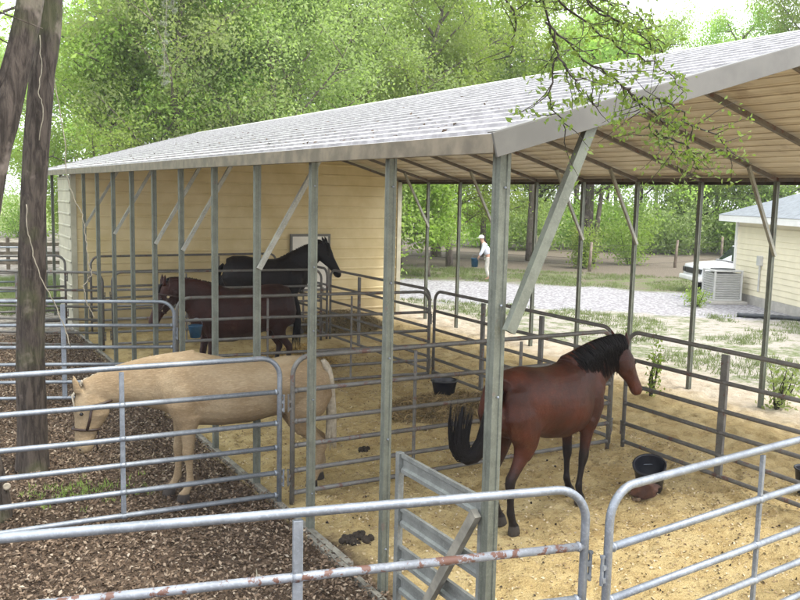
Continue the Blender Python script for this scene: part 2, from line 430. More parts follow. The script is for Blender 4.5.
# hay
def hay(name, c, rx, ry, h, n, label, col):
    t = NT(name+'_straw'); r = t.n('ShaderNodeNewGeometry').outputs['Random Per Island']
    t.p(Base_Color=t.ramp(r, [(0, tuple(x*.4 for x in col)), (.6, col), (1, tuple(min(1,x*1.5) for x in col))]), Roughness=.9)
    a = rng.random(n)*2*PI; q = np.sqrt(rng.random(n)); x = q*np.cos(a)*rx; y = q*np.sin(a)*ry
    z = h*(1-q*q)*(.35+.65*rng.random(n))+.02
    p = np.stack([c[0]+x, c[1]+y, c[2]+z], 1)
    o = np_mesh(name, scatter_quads(p, .17, .45, .07, 6, .3, (0,0,1)), 4, t.m); tag(o, label, 'hay', kind='stuff')
hay('hay_heap', (5.75, 14.2, .04), 1.25, .8, .42, 9000, 'loose brown hay heaped at the foot of the tan wall', (.22,.17,.08))
hay('hay_scatter', (3.9, 6.4, .03), 1.2, .9, .12, 5000, 'thin scatter of brown hay by the middle stall bucket', (.25,.18,.08))
hay('hay_pile', (2.9, 10.4, .03), .9, .7, .45, 4500, 'golden hay mound under the brown horse behind the rails', (.46,.33,.12))

# ------------------------------------------------------------------ barn
barn = empty('pole_barn', (0,0,0), 0, 'long open metal pole barn with white ribbed roof, tan end wall and galvanized posts', 'barn')
def roofz(x): return 3.70 + SLOPE*(x if x < W/2 else W-x)
y0, y1 = -.13, END_Y+.10
# ribbed sheets: profile across slope, extruded along Y
def slope_sheet(x_a, x_b):
    m = MB(); L = abs(x_b-x_a); nr = 19; prof = []
    for i in range(nr):
        b = i/nr
        for d, h in ((0, 0), (.10, 0), (.30, 0), (.325, .026), (.41, .026), (.465, 0), (.6, 0), (.64,.006), (.68, 0)):
            prof.append((b+d/nr, h))
    prof.append((1, 0))
    for thick, mi in ((.012, 0), (0, 1)):
        m.mi = mi; st = len(m.m)
        a = []; 
        for (k, h) in prof:
            x = x_a+(x_b-x_a)*k; z = roofz(x)+h+thick
            a.append((x, z))
        vs = [(x, y, z) for y in (y0, 5., 10., 15., y1) for x, z in a]; n = len(a)
        fs = []
        for j in range(4):
            for i in range(n-1):
                q = (j*n+i, j*n+i+1, (j+1)*n+i+1, (j+1)*n+i)
                fs.append(q)
        m.add(vs, fs)
        if mi == 0:
            for j in range(4):
                for i in range(n-1):
                    if i % 9 in (1, 2) and i % 9 == 2: m.m[st+j*(n-1)+i] = 2  # painted shade on the eave-side face of each rib
    return m.build('roof_sheet', [M['roof'], M['roof_under'], M['rib_shade']], barn)
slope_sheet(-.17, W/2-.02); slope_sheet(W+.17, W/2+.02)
m = MB()
for sx in (-1, 1):
    a = Vector((W/2, y0-.012, RIDGE+.035)); b = Vector((W/2, y1, RIDGE+.035))
    m.add([a, b, b+Vector((sx*.22, 0, -.075)), a+Vector((sx*.22, 0, -.075))], [(0,1,2,3)])
m.build('ridge_cap', M['roof'], barn)
m = MB()
for (xa, xb) in ((-.19, W/2), (W+.19, W/2)):
    for yy in (y0-.015, y1+.004):
        m = MB()
        a = Vector((xa, yy, roofz(xa if xa < W/2 else xa)-.045+0.0)); b = Vector((xb, yy, RIDGE+.0-.045))
        m.bar(a, b, .018, .15)
        m.bar(a+Vector((0, .035, .079)), b+Vector((0, .035, .079)), .085, .008)
        m.build('rake_trim', M['trim'], barn, bevel=.003)
for xs in (-.18, W+.18):
    m = MB(); z = roofz(xs)-.035
    m.box((xs, (y0+y1)/2, z), (.014, y1-y0, .115)); m.box((xs+(.03 if xs < 0 else -.03), (y0+y1)/2, z-.054), (.06, y1-y0, .008))
    m.build('eave_trim', M['eave_trim'] if xs < 0 else M['wood_dark'], barn)
n = 260; x_ = .05+rng.random(n)**2*2.6; y_ = .5+rng.random(n)*15
pts = np.stack([x_, y_, np.array([roofz(a)+.03 for a in x_])], 1)
o = np_mesh('roof_debris', scatter_quads(pts, .045, .3, .5, 15, .4, (0,0,1)), 4, M['wood_dark']); tag(o, 'dead leaves and twigs lying on the near slope of the white roof', 'leaf debris', kind='stuff')
# rafters
nb = 15
for i in range(nb):
    y = i*BAY; m = MB()
    if i in (0,): y = .03
    m.bar((-.02, y, roofz(0)-.075), (W/2, y, RIDGE-.075), .06, .06); m.bar((W/2, y, RIDGE-.075), (W+.02, y, roofz(W)-.075), .06, .06)
    m.box((W/2, y, RIDGE-.16), (.5, .05, .05))
    m.build('rafter', M['rafter'], barn)
    # posts
    for xs in (0, W):
        if i > 11 and False: continue
        s = .066; m = MB(); sg = 1
        # hat profile: square tube with shallow grooves on each face
        prof = []
        def side(p, q, nx, ny):
            for k, d in ((0, 0), (.30, 0), (.36, .006), (.64, .006), (.70, 0)):
                prof.append((p[0]+(q[0]-p[0])*k-nx*d, p[1]+(q[1]-p[1])*k-ny*d))
        h = s/2
        side((-h,-h), (h,-h), 0, -1); side((h,-h), (h,h), 1, 0); side((h,h), (-h,h), 0, 1); side((-h,h), (-h,-h), -1, 0)
        zt = 3.60
        m.rings([[Vector((xs+a*(1.25 if i == 0 else 1), y+b*(1.25 if i == 0 else 1), z)) for a, b in prof] for z in (-.1, zt)])
        p = m.build('post', M['post'], barn)
    if i in (1, 2, 0):
        for zz in (.25, .42, 1.34, 2.0, 2.6, 3.35):
            m = MB(); m.lathe([(.009, 0), (.009, .008), (.004, .011)], (0, y-.034-(0.008 if i==0 else 0), zz), 6, Matrix.Rotation(PI/2, 3, 'X'))
            m.build('bolt', M['galv'], barn)
for xs in (0, W):
    m = MB(); m.box((xs, (y1+y0)/2+.05, 3.605+.03), (.07, y1-y0-.3, .06)); m.build('eave_rail', M['rafter'] if xs else M['post'], barn)
# knee braces (posts 3,5,6,8,10 from the front)
for i in (3, 5, 6, 8, 10):
    y = i*BAY
    m = MB(); m.bar((.0, y-.06, 2.46), (.80, y-.06, roofz(.8)-.10), .05, .05); m.build('knee_brace', M['brace'], barn)
    m = MB(); m.bar((W, y-.06, 2.46), (W-.75, y-.06, roofz(W-.75)-.10), .05, .05); m.build('knee_brace', M['brace'], barn)
m = MB(); m.bar((.015, -.085, 2.44), (.66, -.075, roofz(.66)-.05), .075, .05, (0,1,0)); m.build('corner_brace', M['post'], barn)
m = MB(); m.bar((2.9, .03, roofz(2.9)-.12), (3.9, .03, 4.10), .05, .05); m.build('gable_brace', M['rafter'], barn)
m = MB(); m.bar((-.075, .74, .20), (-.075, .08, 1.20), .05, .07); m.build('leaning_brace', M['timber'], barn)
# end wall
def wall_sheet():
    m = MB(); n = int(4.9/.245); 
    prof = []
    z = .02
    while z < 4.9:
        prof += [(0, z), (.0, z+.16), (.016, z+.175), (.016, z+.205), (0, z+.22)]; z += .27
    # front face as strips clipped to the gable
    def xr(zz):
        if zz <= 3.66: return (.03, W-.03)
        d = (zz-3.66)/SLOPE; return (.03+d, W-.03-d)
    prof = [p for p in prof if p[1] < 4.84]
    vs = []; 
    for d, zz in prof:
        a, b = xr(zz); vs += [(a, WALL_Y-d, zz), (b, WALL_Y-d, zz)]
    fs = [(2*i, 2*i+1, 2*i+3, 2*i+2) for i in range(len(prof)-1)]
    k = len(vs); m.add(vs, fs)
    m.add([(.03, WALL_Y+.03, .02), (W-.03, WALL_Y+.03, .02), (W-.03, WALL_Y+.03, 3.66), (W/2, WALL_Y+.03, 4.84), (.03, WALL_Y+.03, 3.66)], [(4,3,2,1,0)])
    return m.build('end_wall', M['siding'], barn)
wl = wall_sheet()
for x in (W-.02, .02):
    m = MB(); m.box((x, WALL_Y-.02, 1.8), (.12, .05, 3.6)); m.build('corner_trim', M['siding_pale'], barn)
m = MB(); z = 0.05
prof = []
while z < 3.5: prof += [(0, z), (0, z+.16), (.016, z+.175), (.016, z+.205), (0, z+.22)]; z += .27
vs = []
for d, zz in prof: vs += [(-.04-d, WALL_Y+.03, zz), (-.04-d, WALL_Y+1.75, zz)]
m.add(vs, [(2*i, 2*i+1, 2*i+3, 2*i+2) for i in range(len(prof)-1)]); m.box((0, WALL_Y+.9, 1.8), (.03, 1.7, 3.5)); m.build('side_wall', M['siding_pale'], barn)
# board on the wall
m = MB(); m.box((5.80, WALL_Y-.045, 1.47), (1.0, .03, 1.36)); b_ = m.build('wall_board', M['white_board'], barn)
m = MB()
for x in (5.27, 6.33): m.box((x, WALL_Y-.05, 1.47), (.06, .05, 1.48))
for z in (.76, 2.18): m.box((5.80, WALL_Y-.05, z), (1.0, .05, .06))
m.build('board_frame', M['trim'], b_)
# ground timber along the eave side, girt ladder between posts 0 and 1
m = MB(); m.box((-.01, 9.5, .035), (.065, 14.9, .07)); m.box((-.07, 2.0, .03), (.05, 1.6, .06)); m.build('base_rail', M['timber'], barn, bevel=.006)
for z in (1.22, .79, .48, .24):
    m = MB()
    prof = [(0,-.075),(.03,-.075),(.03,-.045),(.008,-.03),(.008,.03),(.03,.045),(.03,.075),(0,.075),(-.012,.06),(-.012,-.06)]
    m.rings([[Vector((.0-a*.9+.005, y, z+b)) for a, b in prof] for y in (.075, 1.18)])
    m.build('girt', M['girt'], barn)
for y in (1.215, .085):
    m = MB(); m.box((-.012, y, .65), (.05, .055, 1.30)); m.build('stud', M['girt'], barn, bevel=.004)

# ------------------------------------------------------------------ corral panels
RZ = (1.24, .91, .65, .38)
def panel(a, b, label, mat='galv', zo=0., up=(1/3, 2/3), uw=.05, ud=.03, rust_rail=None, group='round cornered pipe corral panels', r=.0265):
    a = Vector((*a, 0)); b = Vector((*b, 0)); d = b-a; L = d.length
    e = empty('corral_panel', (a.x, a.y, zo), math.atan2(d.y, d.x), label, 'corral panel', group)
    mt = M[mat]; R = .20; z1 = 1.60
    path = [(0,0,.02-zo if zo > 0 else .02)]+[(0,0,z1-R)]
    path += [(R-R*math.cos(k*PI/16), 0, z1-R+R*math.sin(k*PI/16)) for k in range(1, 9)]
    path += [(R+(L-2*R)*k/6, 0, z1) for k in range(1, 6)]
    path += [(L-R+R*math.sin(k*PI/16), 0, z1-R+R*math.cos(k*PI/16)) for k in range(0, 9)]
    path += [(L, 0, .02)]
    m = MB(); m.tube(path, r, 10); m.build('frame', mt, e, True)
    for i, z in enumerate(RZ+(.14,)):
        m = MB(); k = r*.96
        jj = random.uniform(-.006, .006)
        m.tube([(r*.5,0,z), (L*.3,.0,z+jj), (L*.6,0,z-jj), (L-r*.5,0,z)], k, 10)
        for q in (.012+r, L-.012-r): m.lathe([(k+.001,-.012),(k+.006,-.004),(k+.006,.004),(k+.001,.012)], (q,0,z), 10, Matrix.Rotation(PI/2,3,'Y'))
        for u in up: m.lathe([(k+.001,-.03),(k+.004,-.01),(k+.004,.01),(k+.001,.03)], (L*u,0,z), 10, Matrix.Rotation(PI/2,3,'Y'))
        m.build('rail', M['galv_rust'] if i == rust_rail else mt, e, True)
    for u in up:
        m = MB(); zs = [z1-r*.8]+[z for z in RZ]+[.14]
        for k in range(5): m.box((L*u, 0, (zs[k]+zs[k+1])/2), (uw, ud, zs[k]-zs[k+1]-r*1.5))
        m.build('upright', mt, e, bevel=.004)
    for u in (0., 1.):
        for z in (1.10, .30):
            m = MB(); x = -.045 if u == 0 else L+.045
            m.lathe([(.011,-.08),(.011,.09),(.016,.09),(.016,.105)], (x, .0, z), 8)
            m.box(((x*.5 if u == 0 else L+.022), 0, z+.03), (.05, .028, .03)); m.box(((x*.5 if u == 0 else L+.022), 0, z-.05), (.05, .028, .03))
            m.build('pin', mt, e)
    return e
panel((-4.9,.41), (.14,-.74), 'near left panel with rust-stained second rail, in front of the mulch', uw=.055, rust_rail=0)
panel((.245,-.83), (4.9,-.36), 'near right panel in front of the tipped bucket, with a thin upright', uw=.028)
panel((-4.7,4.03), (.0,3.75), 'six rail panel in front of the palomino horse', uw=.045)
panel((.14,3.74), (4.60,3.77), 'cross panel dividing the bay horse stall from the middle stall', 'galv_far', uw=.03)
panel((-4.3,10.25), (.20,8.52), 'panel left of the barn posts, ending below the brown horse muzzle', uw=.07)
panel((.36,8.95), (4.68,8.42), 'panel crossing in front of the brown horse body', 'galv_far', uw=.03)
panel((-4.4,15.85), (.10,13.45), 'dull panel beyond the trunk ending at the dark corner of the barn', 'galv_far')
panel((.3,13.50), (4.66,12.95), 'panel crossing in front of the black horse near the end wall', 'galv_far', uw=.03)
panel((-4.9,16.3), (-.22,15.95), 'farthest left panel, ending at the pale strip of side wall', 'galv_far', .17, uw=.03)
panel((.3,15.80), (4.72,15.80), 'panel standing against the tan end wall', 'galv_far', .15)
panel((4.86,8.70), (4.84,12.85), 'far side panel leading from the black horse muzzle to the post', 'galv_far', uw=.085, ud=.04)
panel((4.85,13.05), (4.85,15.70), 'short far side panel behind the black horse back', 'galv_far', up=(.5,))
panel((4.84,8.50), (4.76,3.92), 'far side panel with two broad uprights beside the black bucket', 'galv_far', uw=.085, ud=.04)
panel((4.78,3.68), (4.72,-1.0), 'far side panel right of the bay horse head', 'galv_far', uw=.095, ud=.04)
# panels of the yard behind the leftmost trunk
# ------------------------------------------------------------------ horses
def chain(m, pts, n=18, side=(0,1,0)):
    """pts: (x,y,z, half_depth, half_width[, side]) -> lofted tube"""
    P = [Vector(p[:3]) for p in pts]; rs = []
    for i, p in enumerate(P):
        t = (P[min(i+1, len(P)-1)]-P[max(i-1, 0)]).normalized()
        sd = Vector(pts[i][5]) if len(pts[i]) > 5 else Vector(side)
        sd = (sd-t*sd.dot(t)).normalized(); dp = t.cross(sd).normalized()
        a, b = pts[i][3], pts[i][4]
        rs.append([p+sd*b*math.cos(2*PI*k/n)+dp*a*math.sin(2*PI*k/n) for k in range(n)])
    m.rings(rs, True)
def lerp(a, b, t): return a+(b-a)*t
def horse(name, loc, rz, scale, mat, hair, label, neck, head, legs, tail, mane_side=1, fat=1., ears=.0, body_name='body', mane=True, mane_len=.24, crest_k=.97, tail_r=.055, strands=80, drop=0., nk=1., deep=0., tail_end=0.):
    """neck: list of 3 joints (withers side base, mid, poll); head: muzzle point + side vector"""
    e = empty(name, loc, rz, label, 'horse', 'horses in the barn', scale)
    m = MB()
    _ch = globals()['chain']
    def chain(mm, pts, n=18, side=(0,1,0)):
        if n == 26 and deep: pts = [(p[0], p[1], p[2]-deep*.8, p[3]+deep, *p[4:]) for p in pts]
        if drop: pts = [(p[0], p[1], p[2]-drop*min(1, max(0, (.25-p[0])/.5))*min(1, max(0, (p[2]-.1)/.6)), *p[3:]) for p in pts]
        _ch(mm, pts, n, side)
    chain(m, [(-.80,0,1.20,.07,.06),(-.775,0,1.17,.20,.14),(-.70,0,1.175,.275,.215*fat),(-.58,0,1.20,.305,.262*fat),(-.42,0,1.205,.305,.278*fat),
              (-.22,0,1.17,.300,.285*fat),(-.02,0,1.125,.330,.300*fat),(.18,0,1.105,.350,.295*fat),(.36,0,1.125,.365,.262),(.50,0,1.165,.365,.215),
              (.62,0,1.16,.325,.20),(.74,0,1.13,.25,.17),(.82,0,1.10,.15,.11),(.85,0,1.09,.06,.05)], 26)
    # shoulder and thigh masses
    for s in (-1, 1):
        chain(m, [(.42,s*.08,1.42,.06,.04),(.47,s*.115,1.30,.13,.075),(.54,s*.135,1.15,.17,.10),(.58,s*.135,1.0,.155,.095),(.56,s*.13,.88,.11,.08),(.54,s*.125,.78,.08,.06)], 16, (0,1,0))
        chain(m, [(-.55,s*.07,1.44,.08,.06),(-.60,s*.13,1.30,.19,.11),(-.60,s*.155,1.12,.225,.125),(-.55,s*.155,.96,.20,.115),(-.52,s*.145,.82,.13,.085),(-.56,s*.14,.70,.08,.058)], 16, (0,1,0))
    P0, P1, P2 = [Vector(q) for q in neck]; mz = Vector(head[0]); hs = Vector(head[1]).normalized()
    Q = []
    s0 = Vector((0,1,0))
    for i in range(9):
        t = i/8; p = P0*(1-t)**2+P1*2*t*(1-t)+P2*t*t
        r = lerp(.36, .145, t**.8)*nk; wd = lerp(.165, .078, t**.65)*nk
        Q.append((*p, r, wd, tuple(s0.lerp(hs, t))))
    chain(m, Q, 20)
    ax = (mz-P2).normalized(); dn = ax.cross(hs).normalized()
    # 'dn' must point to the jaw side: away from forehead
    mid = (P1-P2).normalized()
    if dn.dot(mid) < 0: dn = -dn
    HL = (mz-P2).length
    prof = [(-.10,.05,.045,.0),(-.04,.105,.075,.0),(.06,.145,.092,.02),(.18,.170,.105,.045),(.32,.162,.098,.048),(.46,.132,.078,.036),(.62,.104,.064,.018),(.78,.090,.060,.010),(.90,.088,.064,.010),(.98,.070,.056,.012),(1.04,.030,.03,.012)]
    chain(m, [(*(P2+ax*HL*k+dn*o), a*.95, b, tuple(hs)) for k, a, b, o in prof], 20)
    # lower lip / chin
    c = P2+ax*HL*.90+dn*.06; chain(m, [(*(c-ax*.07), .03,.03,tuple(hs)),(*(c), .038,.036,tuple(hs)),(*(c+ax*.05), .022,.026,tuple(hs))], 12)
    # cheeks
    for s in (-1, 1):
        c = P2+ax*HL*.24+dn*.075+hs*s*.055
        chain(m, [(*(c-ax*.10),.03,.02,tuple(hs)),(*(c-ax*.03),.085,.045,tuple(hs)),(*(c+ax*.05),.085,.045,tuple(hs)),(*(c+ax*.12),.03,.02,tuple(hs))], 12)
        # brow
        c = P2+ax*HL*.30-dn*.045+hs*s*.065
        chain(m, [(*(c-ax*.04),.018,.012,tuple(hs)),(*c,.034,.026,tuple(hs)),(*(c+ax*.04),.018,.012,tuple(hs))], 10)
        # ear
        b = P2-ax*.02-dn*.075+hs*s*.05; tip = b-ax*.15-dn*(.05-ears)+hs*s*.03
        chain(m, [(*b,.034,.034,tuple(hs)),(*b.lerp(tip,.3),.036,.030,tuple(hs)),(*b.lerp(tip,.65),.026,.02,tuple(hs)),(*tip,.008,.007,tuple(hs))], 10)
    # legs
    F = [(.53,.90,.115,.085),(.54,.80,.088,.068),(.545,.68,.066,.054),(.55,.58,.054,.046),(.555,.52,.056,.050),(.555,.47,.050,.045),(.55,.40,.037,.032),(.55,.28,.033,.028),(.55,.21,.042,.036),(.575,.15,.036,.034),(.595,.105,.040,.040),(.61,.085,.053,.050),(.625,.0,.066,.060)]
    Hh = [(-.54,.90,.165,.095),(-.53,.80,.115,.078),(-.57,.70,.078,.060),(-.64,.60,.058,.047),(-.69,.54,.062,.044),(-.695,.49,.056,.042),(-.68,.42,.042,.034),(-.66,.30,.036,.031),(-.65,.22,.043,.038),(-.62,.155,.037,.035),(-.60,.11,.040,.040),(-.585,.085,.053,.050),(-.57,.0,.066,.060)]
    for k, (off, lat) in enumerate(legs):
        base = F if k < 2 else Hh; s = 1 if k % 2 == 0 else -1
        pts = []
        for x, z, a, b in base:
            w = max(0, 1-z/1.0)
            pts.append((x+off*w, s*(.135-.02*w)+lat*w, z, a, b))
        chain(m, pts, 14, (0,1,0))
    # the ring axis runs downward, so hooves end flat on the ground
    body = m.build(body_name, mat, e, True)
    rm = body.modifiers.new('remesh', 'REMESH'); rm.mode = 'VOXEL'; rm.voxel_size = .0125; rm.use_smooth_shade = True
    sm = body.modifiers.new('smooth', 'SMOOTH'); sm.factor = .5; sm.iterations = 9
    # eyes
    for s in (-1, 1):
        c = P2+ax*HL*.315-dn*.038+hs*s*.082
        q = MB(); q.lathe([(.001,-.018),(.012,-.013),(.018,0),(.012,.013),(.001,.018)], c, 12); q.build('eye', M['eye'], e, True)
        c = P2+ax*HL*.95-dn*.022+hs*s*.043
        q = MB(); q.lathe([(.001,-.012),(.010,-.008),(.013,0),(.010,.008),(.001,.012)], c, 10); q.build('nostril', M['eye'], e, True)
    # tail: bundle of strands along a path
    T = [Vector(p) for p in tail[0]]; spread = tail[1]
    q = MB(); rr = random.Random(5)
    def pth(T, u):
        f = u*(len(T)-1); i = min(int(f), len(T)-2); return T[i].lerp(T[i+1], f-i)
    Tm = [pth(T, k/14) for k in range(15)]
    for _ in range(2): Tm = [Tm[0]]+[(Tm[i-1]+Tm[i]*2+Tm[i+1])/4 for i in range(1, 14)]+[Tm[-1]]
    q.tube(Tm, [max(.004, tail_r*max(v, tail_end if i_ < 12 else tail_end*(15-i_)/5)) for i_, v in enumerate((.75,.85,.9,.95,1,1.0,.95,.85,.7,.5,.35,.22,.14,.08,.04))], 10)
    for k in range(strands):
        a = rr.random()*2*PI; e_ = rr.uniform(.5, 1.25); off = Vector((math.cos(a), math.sin(a)*.7, rr.uniform(-.2,.5)))
        st = rr.uniform(0, .4); path = []; e_ = min(e_, 1.); jt = rr.uniform(.85,1.15); e_ = rr.uniform(.75, 1.)
        for j in range(8):
            u = st+e_*(1-st)*j/7
            path.append(Tm[0] if False else pth(Tm, u)+off*(tail_r*.8+spread*u*u*jt)+Vector((0,0,rr.uniform(-.006,.006))))
        q.tube(path, [.005,.007,.007,.006,.005,.004,.003,.001], 4)
    q.build('tail', hair, e, True)
    # mane
    if mane:
        q = MB(); rr = random.Random(9)
        crest = []
        for i in range(40):
            t = .05+.95*i/39; p = P0*(1-t)**2+P1*2*t*(1-t)+P2*t*t; tg = ((P1-P0)*(1-t)+(P2-P1)*t).normalized()
            sd = s0.lerp(hs, t); sd = (sd-tg*sd.dot(tg)).normalized(); dp = tg.cross(sd)
            if dp.z < 0: dp = -dp
            r = lerp(.36, .145, t**.8)*nk; wd = lerp(.165, .078, t**.65)*nk
            crest.append((p+dp*r*crest_k, sd*mane_side, dp, r, wd))
        for i in range(620):
            c, sd, dp, r, wd = crest[rr.randrange(40)]
            ln = mane_len*rr.uniform(.55, 1.15)*(.75+.3*math.sin(i*.37)); j = Vector((rr.uniform(-.025,.025), 0, rr.uniform(-.02,.02)))
            p0 = c+j-dp*.03-sd*.01; p1 = p0+dp*.022+sd*.018; p1b = p0+sd*.055+dp*.012; p2 = p0+sd*(wd*.8+.02)-dp*ln*.35+j*.5; p3 = p0+sd*(wd*1.02+.018)-dp*ln*.9+Vector((rr.uniform(-.03,.03),0,-ln*.12))
            q.tube([p0, p1, p1b, p2, p3], [.003,.005,.007,.005,.001], 4)
        # forelock
        for i in range(22):
            b = P2-ax*.03-dn*.09+hs*rr.uniform(-.03,.03)
            q.tube([b, b+ax*.05-dn*.03, b+ax*.13-dn*.012+hs*rr.uniform(-.03,.03), b+ax*.21-dn*.0+hs*rr.uniform(-.04,.04)], [.008,.010,.008,.002], 5)
        q.build('mane', hair, e, True)
    e['_'] = 0; del e['_']
    return e, dict(P2=P2, ax=ax, dn=dn, hs=hs, HL=HL)
def halter(h, g, mat, lead=True):
    P2, ax, dn, hs, HL = g['P2'], g['ax'], g['dn'], g['hs'], g['HL']
    def band(k, a, b, o, tilt=0):
        c = P2+ax*HL*k+dn*o; return [c+hs*b*math.cos(t_)+dn*a*math.sin(t_)+ax*tilt*math.sin(t_) for t_ in [2*PI*i/24 for i in range(25)]]
    q = MB()
    q.tube(band(.60,.112,.072,.018), .013, 6); q.tube(band(.16,.180,.118,.045,-.05), .013, 6)
    for s in (-1, 1):
        q.tube([P2+ax*HL*.18+hs*s*.113+dn*.04, P2+ax*HL*.4+hs*s*.092+dn*.035, P2+ax*HL*.60+hs*s*.074+dn*.02], .013, 6)
        q.tube([P2+ax*HL*.60+hs*s*.06+dn*.05, P2+ax*HL*.46+dn*.145+hs*s*.02, P2+ax*HL*.30+dn*.19], .008, 6)
    ho = q.build('halter', mat, h, True)
    q = MB()
    for s in (-1, 1):
        for k in (.20, .58): q.lathe([(.008,-.006),(.020,-.006),(.020,.006),(.008,.006)], P2+ax*HL*k+hs*s*(.120 if k < .3 else .074)+dn*.03, 12, Vector((0,0,1)).rotation_difference(hs).to_matrix())
    q.build('buckle', M['buckle'], ho)
    if lead:
        c = P2+ax*HL*.62+dn*.11
        q = MB(); q.tube([c, c+Vector((-.01,0,-.06)), c+Vector((.012,.01,-.13)), c+Vector((0,0,-.20))], .008, 6); q.build('strap_end', mat, ho, True)

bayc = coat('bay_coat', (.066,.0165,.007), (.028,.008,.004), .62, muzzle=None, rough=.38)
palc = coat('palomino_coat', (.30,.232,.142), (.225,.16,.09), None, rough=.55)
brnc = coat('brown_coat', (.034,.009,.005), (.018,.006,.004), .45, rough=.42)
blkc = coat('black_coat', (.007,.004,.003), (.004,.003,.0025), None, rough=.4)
A = math.radians
# bay in the front stall, seen from behind at an angle, head over the far rail
h, g = horse('horse', (2.33, 2.28, .03), A(16), 1.07, bayc, M['hair_black'], 'reddish bay horse with black legs swishing its black tail in the front stall',
      [(.46,0,1.19), (.88,-.01,1.46), (1.18,-.07,1.50)], [(1.35,-.20,1.04), (-.26,.96,.03)],
      [(.02,.0),(-.12,.03),(.06,.0),(-.05,.0)],
      ([(-.78,0,1.36),(-.84,.0,1.26),(-.87,.02,1.08),(-.88,.05,.90),(-.91,.09,.76),(-.98,.15,.68),(-1.06,.19,.74),(-1.08,.20,.90),(-1.06,.20,1.05),(-1.03,.19,1.20)], .075), mane_side=-1, tail_r=.07, tail_end=.75, strands=260, fat=1.04, nk=1.13, mane_len=.34, deep=.012)
# palomino by the near panel, head lowered
h, g = horse('horse', (-.20, 4.27, .04), A(173), 1.04, palc, M['hair_cream'], 'pale golden palomino horse with lowered head and brown halter behind the rails',
      [(.52,0,1.20), (.98,-.02,1.30), (1.38,.0,1.16)], [(1.43,.02,.60), (0,1,0)],
      [(-.04,.0),(.06,.0),(-.06,.0),(-.20,.0)],
      ([(-.76,0,1.36),(-.82,0,1.26),(-.85,0,1.0),(-.86,0,.75),(-.86,.0,.50),(-.85,0,.36)], .02), mane_side=-1, fat=1.05, mane_len=.20, crest_k=.925, strands=170, tail_r=.048, drop=.075)
h.scale = (1.15, 1.05, 1.03)
halter(h, g, M['strap'])
# brown horse in the middle pens facing left
h, g = horse('horse', (1.66, 9.55, .03), A(181), 1.10, brnc, M['hair_black'], 'dark reddish brown horse facing left behind the middle panel',
      [(.52,0,1.22), (.90,0,1.48), (1.18,.0,1.52)], [(1.42,.02,.98), (0,1,0)],
      [(.0,.0),(.10,.0),(-.05,.0),(.08,.0)],
      ([(-.78,0,1.34),(-.88,0,1.24),(-.92,0,1.0),(-.90,0,.70),(-.88,.0,.45)], .03), mane_side=-1, deep=.06, fat=1.1)
halter(h, g, M['strap'], False)
# near black horse at the back facing right
h, g = horse('horse', (3.80, 14.15, .05), A(-22), 1.17, blkc, M['hair_black'], 'almost black horse facing right with raised head in front of the tan wall',
      [(.50,0,1.22), (.86,-.03,1.56), (1.12,-.10,1.73)], [(1.43,-.30,1.17), (.4,.9,0)],
      [(.0,.0),(.08,.0),(-.05,.0),(.08,.0)],
      ([(-.78,0,1.34),(-.88,0,1.24),(-.92,0,1.0),(-.90,0,.70),(-.88,.0,.45)], .03), mane_side=1, ears=.03, deep=.05, fat=1.1)

# ------------------------------------------------------------------ buckets and small things
def lbl(o, label, cat, group=None): return tag(o, label, cat, group)
e = empty('bucket', (3.93, 2.36, .04), A(20), 'black feed bucket tipped against the far rails by the bay horse', 'bucket', 'black buckets')
e.rotation_euler = (A(24), A(-6), A(-40))
m = MB(); m.lathe([(.001,.0),(.13,.0),(.14,.01),(.172,.33),(.186,.335),(.186,.355),(.168,.355),(.165,.34),(.128,.03),(.001,.028)], n=28); m.build('tub', M['rubber'], e, True)
m = MB(); m.tube([(.186*math.cos(a), .10*math.sin(a)+.05, .345-.12*abs(math.sin(a))) for a in [PI*k/14 for k in range(15)]], .004, 6); m.build('handle', M['galv'], e, True)
e = empty('feed_sack', (3.62, 2.18, .05), 0, 'crumpled reddish brown sack with a pale patch, left of the tipped bucket', 'sack')
m = MB(); rs = []
for i in range(13):
    a = i/12; r = .13*math.sin(PI*min(1, a*.9+.08))**.6
    rs.append([Vector((r*1.05*math.cos(t_)*(1+.75*noise.noise(Vector((math.cos(t_)*2.6, math.sin(t_)*2.6, a*5)))), r*.8*math.sin(t_)+.03*a, .22*a*(1+.2*math.cos(t_*2)))) for t_ in [2*PI*k/24 for k in range(24)]])
m.rings(rs); sb_ = m.build('sack_body', M['brown_sack'], e, True); e.rotation_euler = (A(55), 0, A(-35)); e.location.z = .09
m = MB(); rs = []
for i in range(9):
    a = i/8; r = .05*math.sin(PI*min(1, a*.95+.05))**.6
    rs.append([Vector((-.075+r*math.cos(t_), -.10+r*.4*math.sin(t_), .02+.12*a+.01*math.sin(t_*3))) for t_ in [2*PI*k/16 for k in range(16)]])
m.rings(rs); m.build('pale_patch', M['patch'], e, True)
e = empty('bucket', (4.15, 7.05, .05), 0, 'black bucket standing under the far side panel in the middle stall', 'bucket', 'black buckets')
m = MB(); m.lathe([(.001,.0),(.14,.0),(.15,.01),(.205,.27),(.222,.275),(.222,.295),(.2,.295),(.197,.28),(.14,.03),(.001,.028)], n=28); m.build('tub', M['rubber'], e, True)
m = MB(); m.tube([(.222*math.cos(a), .10*math.sin(a), .285+.0-.10*math.sin(a)) for a in [PI*k/14 for k in range(15)]], .004, 6); m.build('handle', M['galv'], e, True)
e = empty('bucket', (5.42, 1.42, .05), 0, 'black bucket at the right edge behind the near right panel', 'bucket', 'black buckets')
m = MB(); m.lathe([(.001,.0),(.11,.0),(.12,.01),(.155,.27),(.168,.275),(.168,.29),(.15,.29),(.147,.27),(.11,.03),(.001,.028)], n=28); m.build('tub', M['rubber'], e, True)
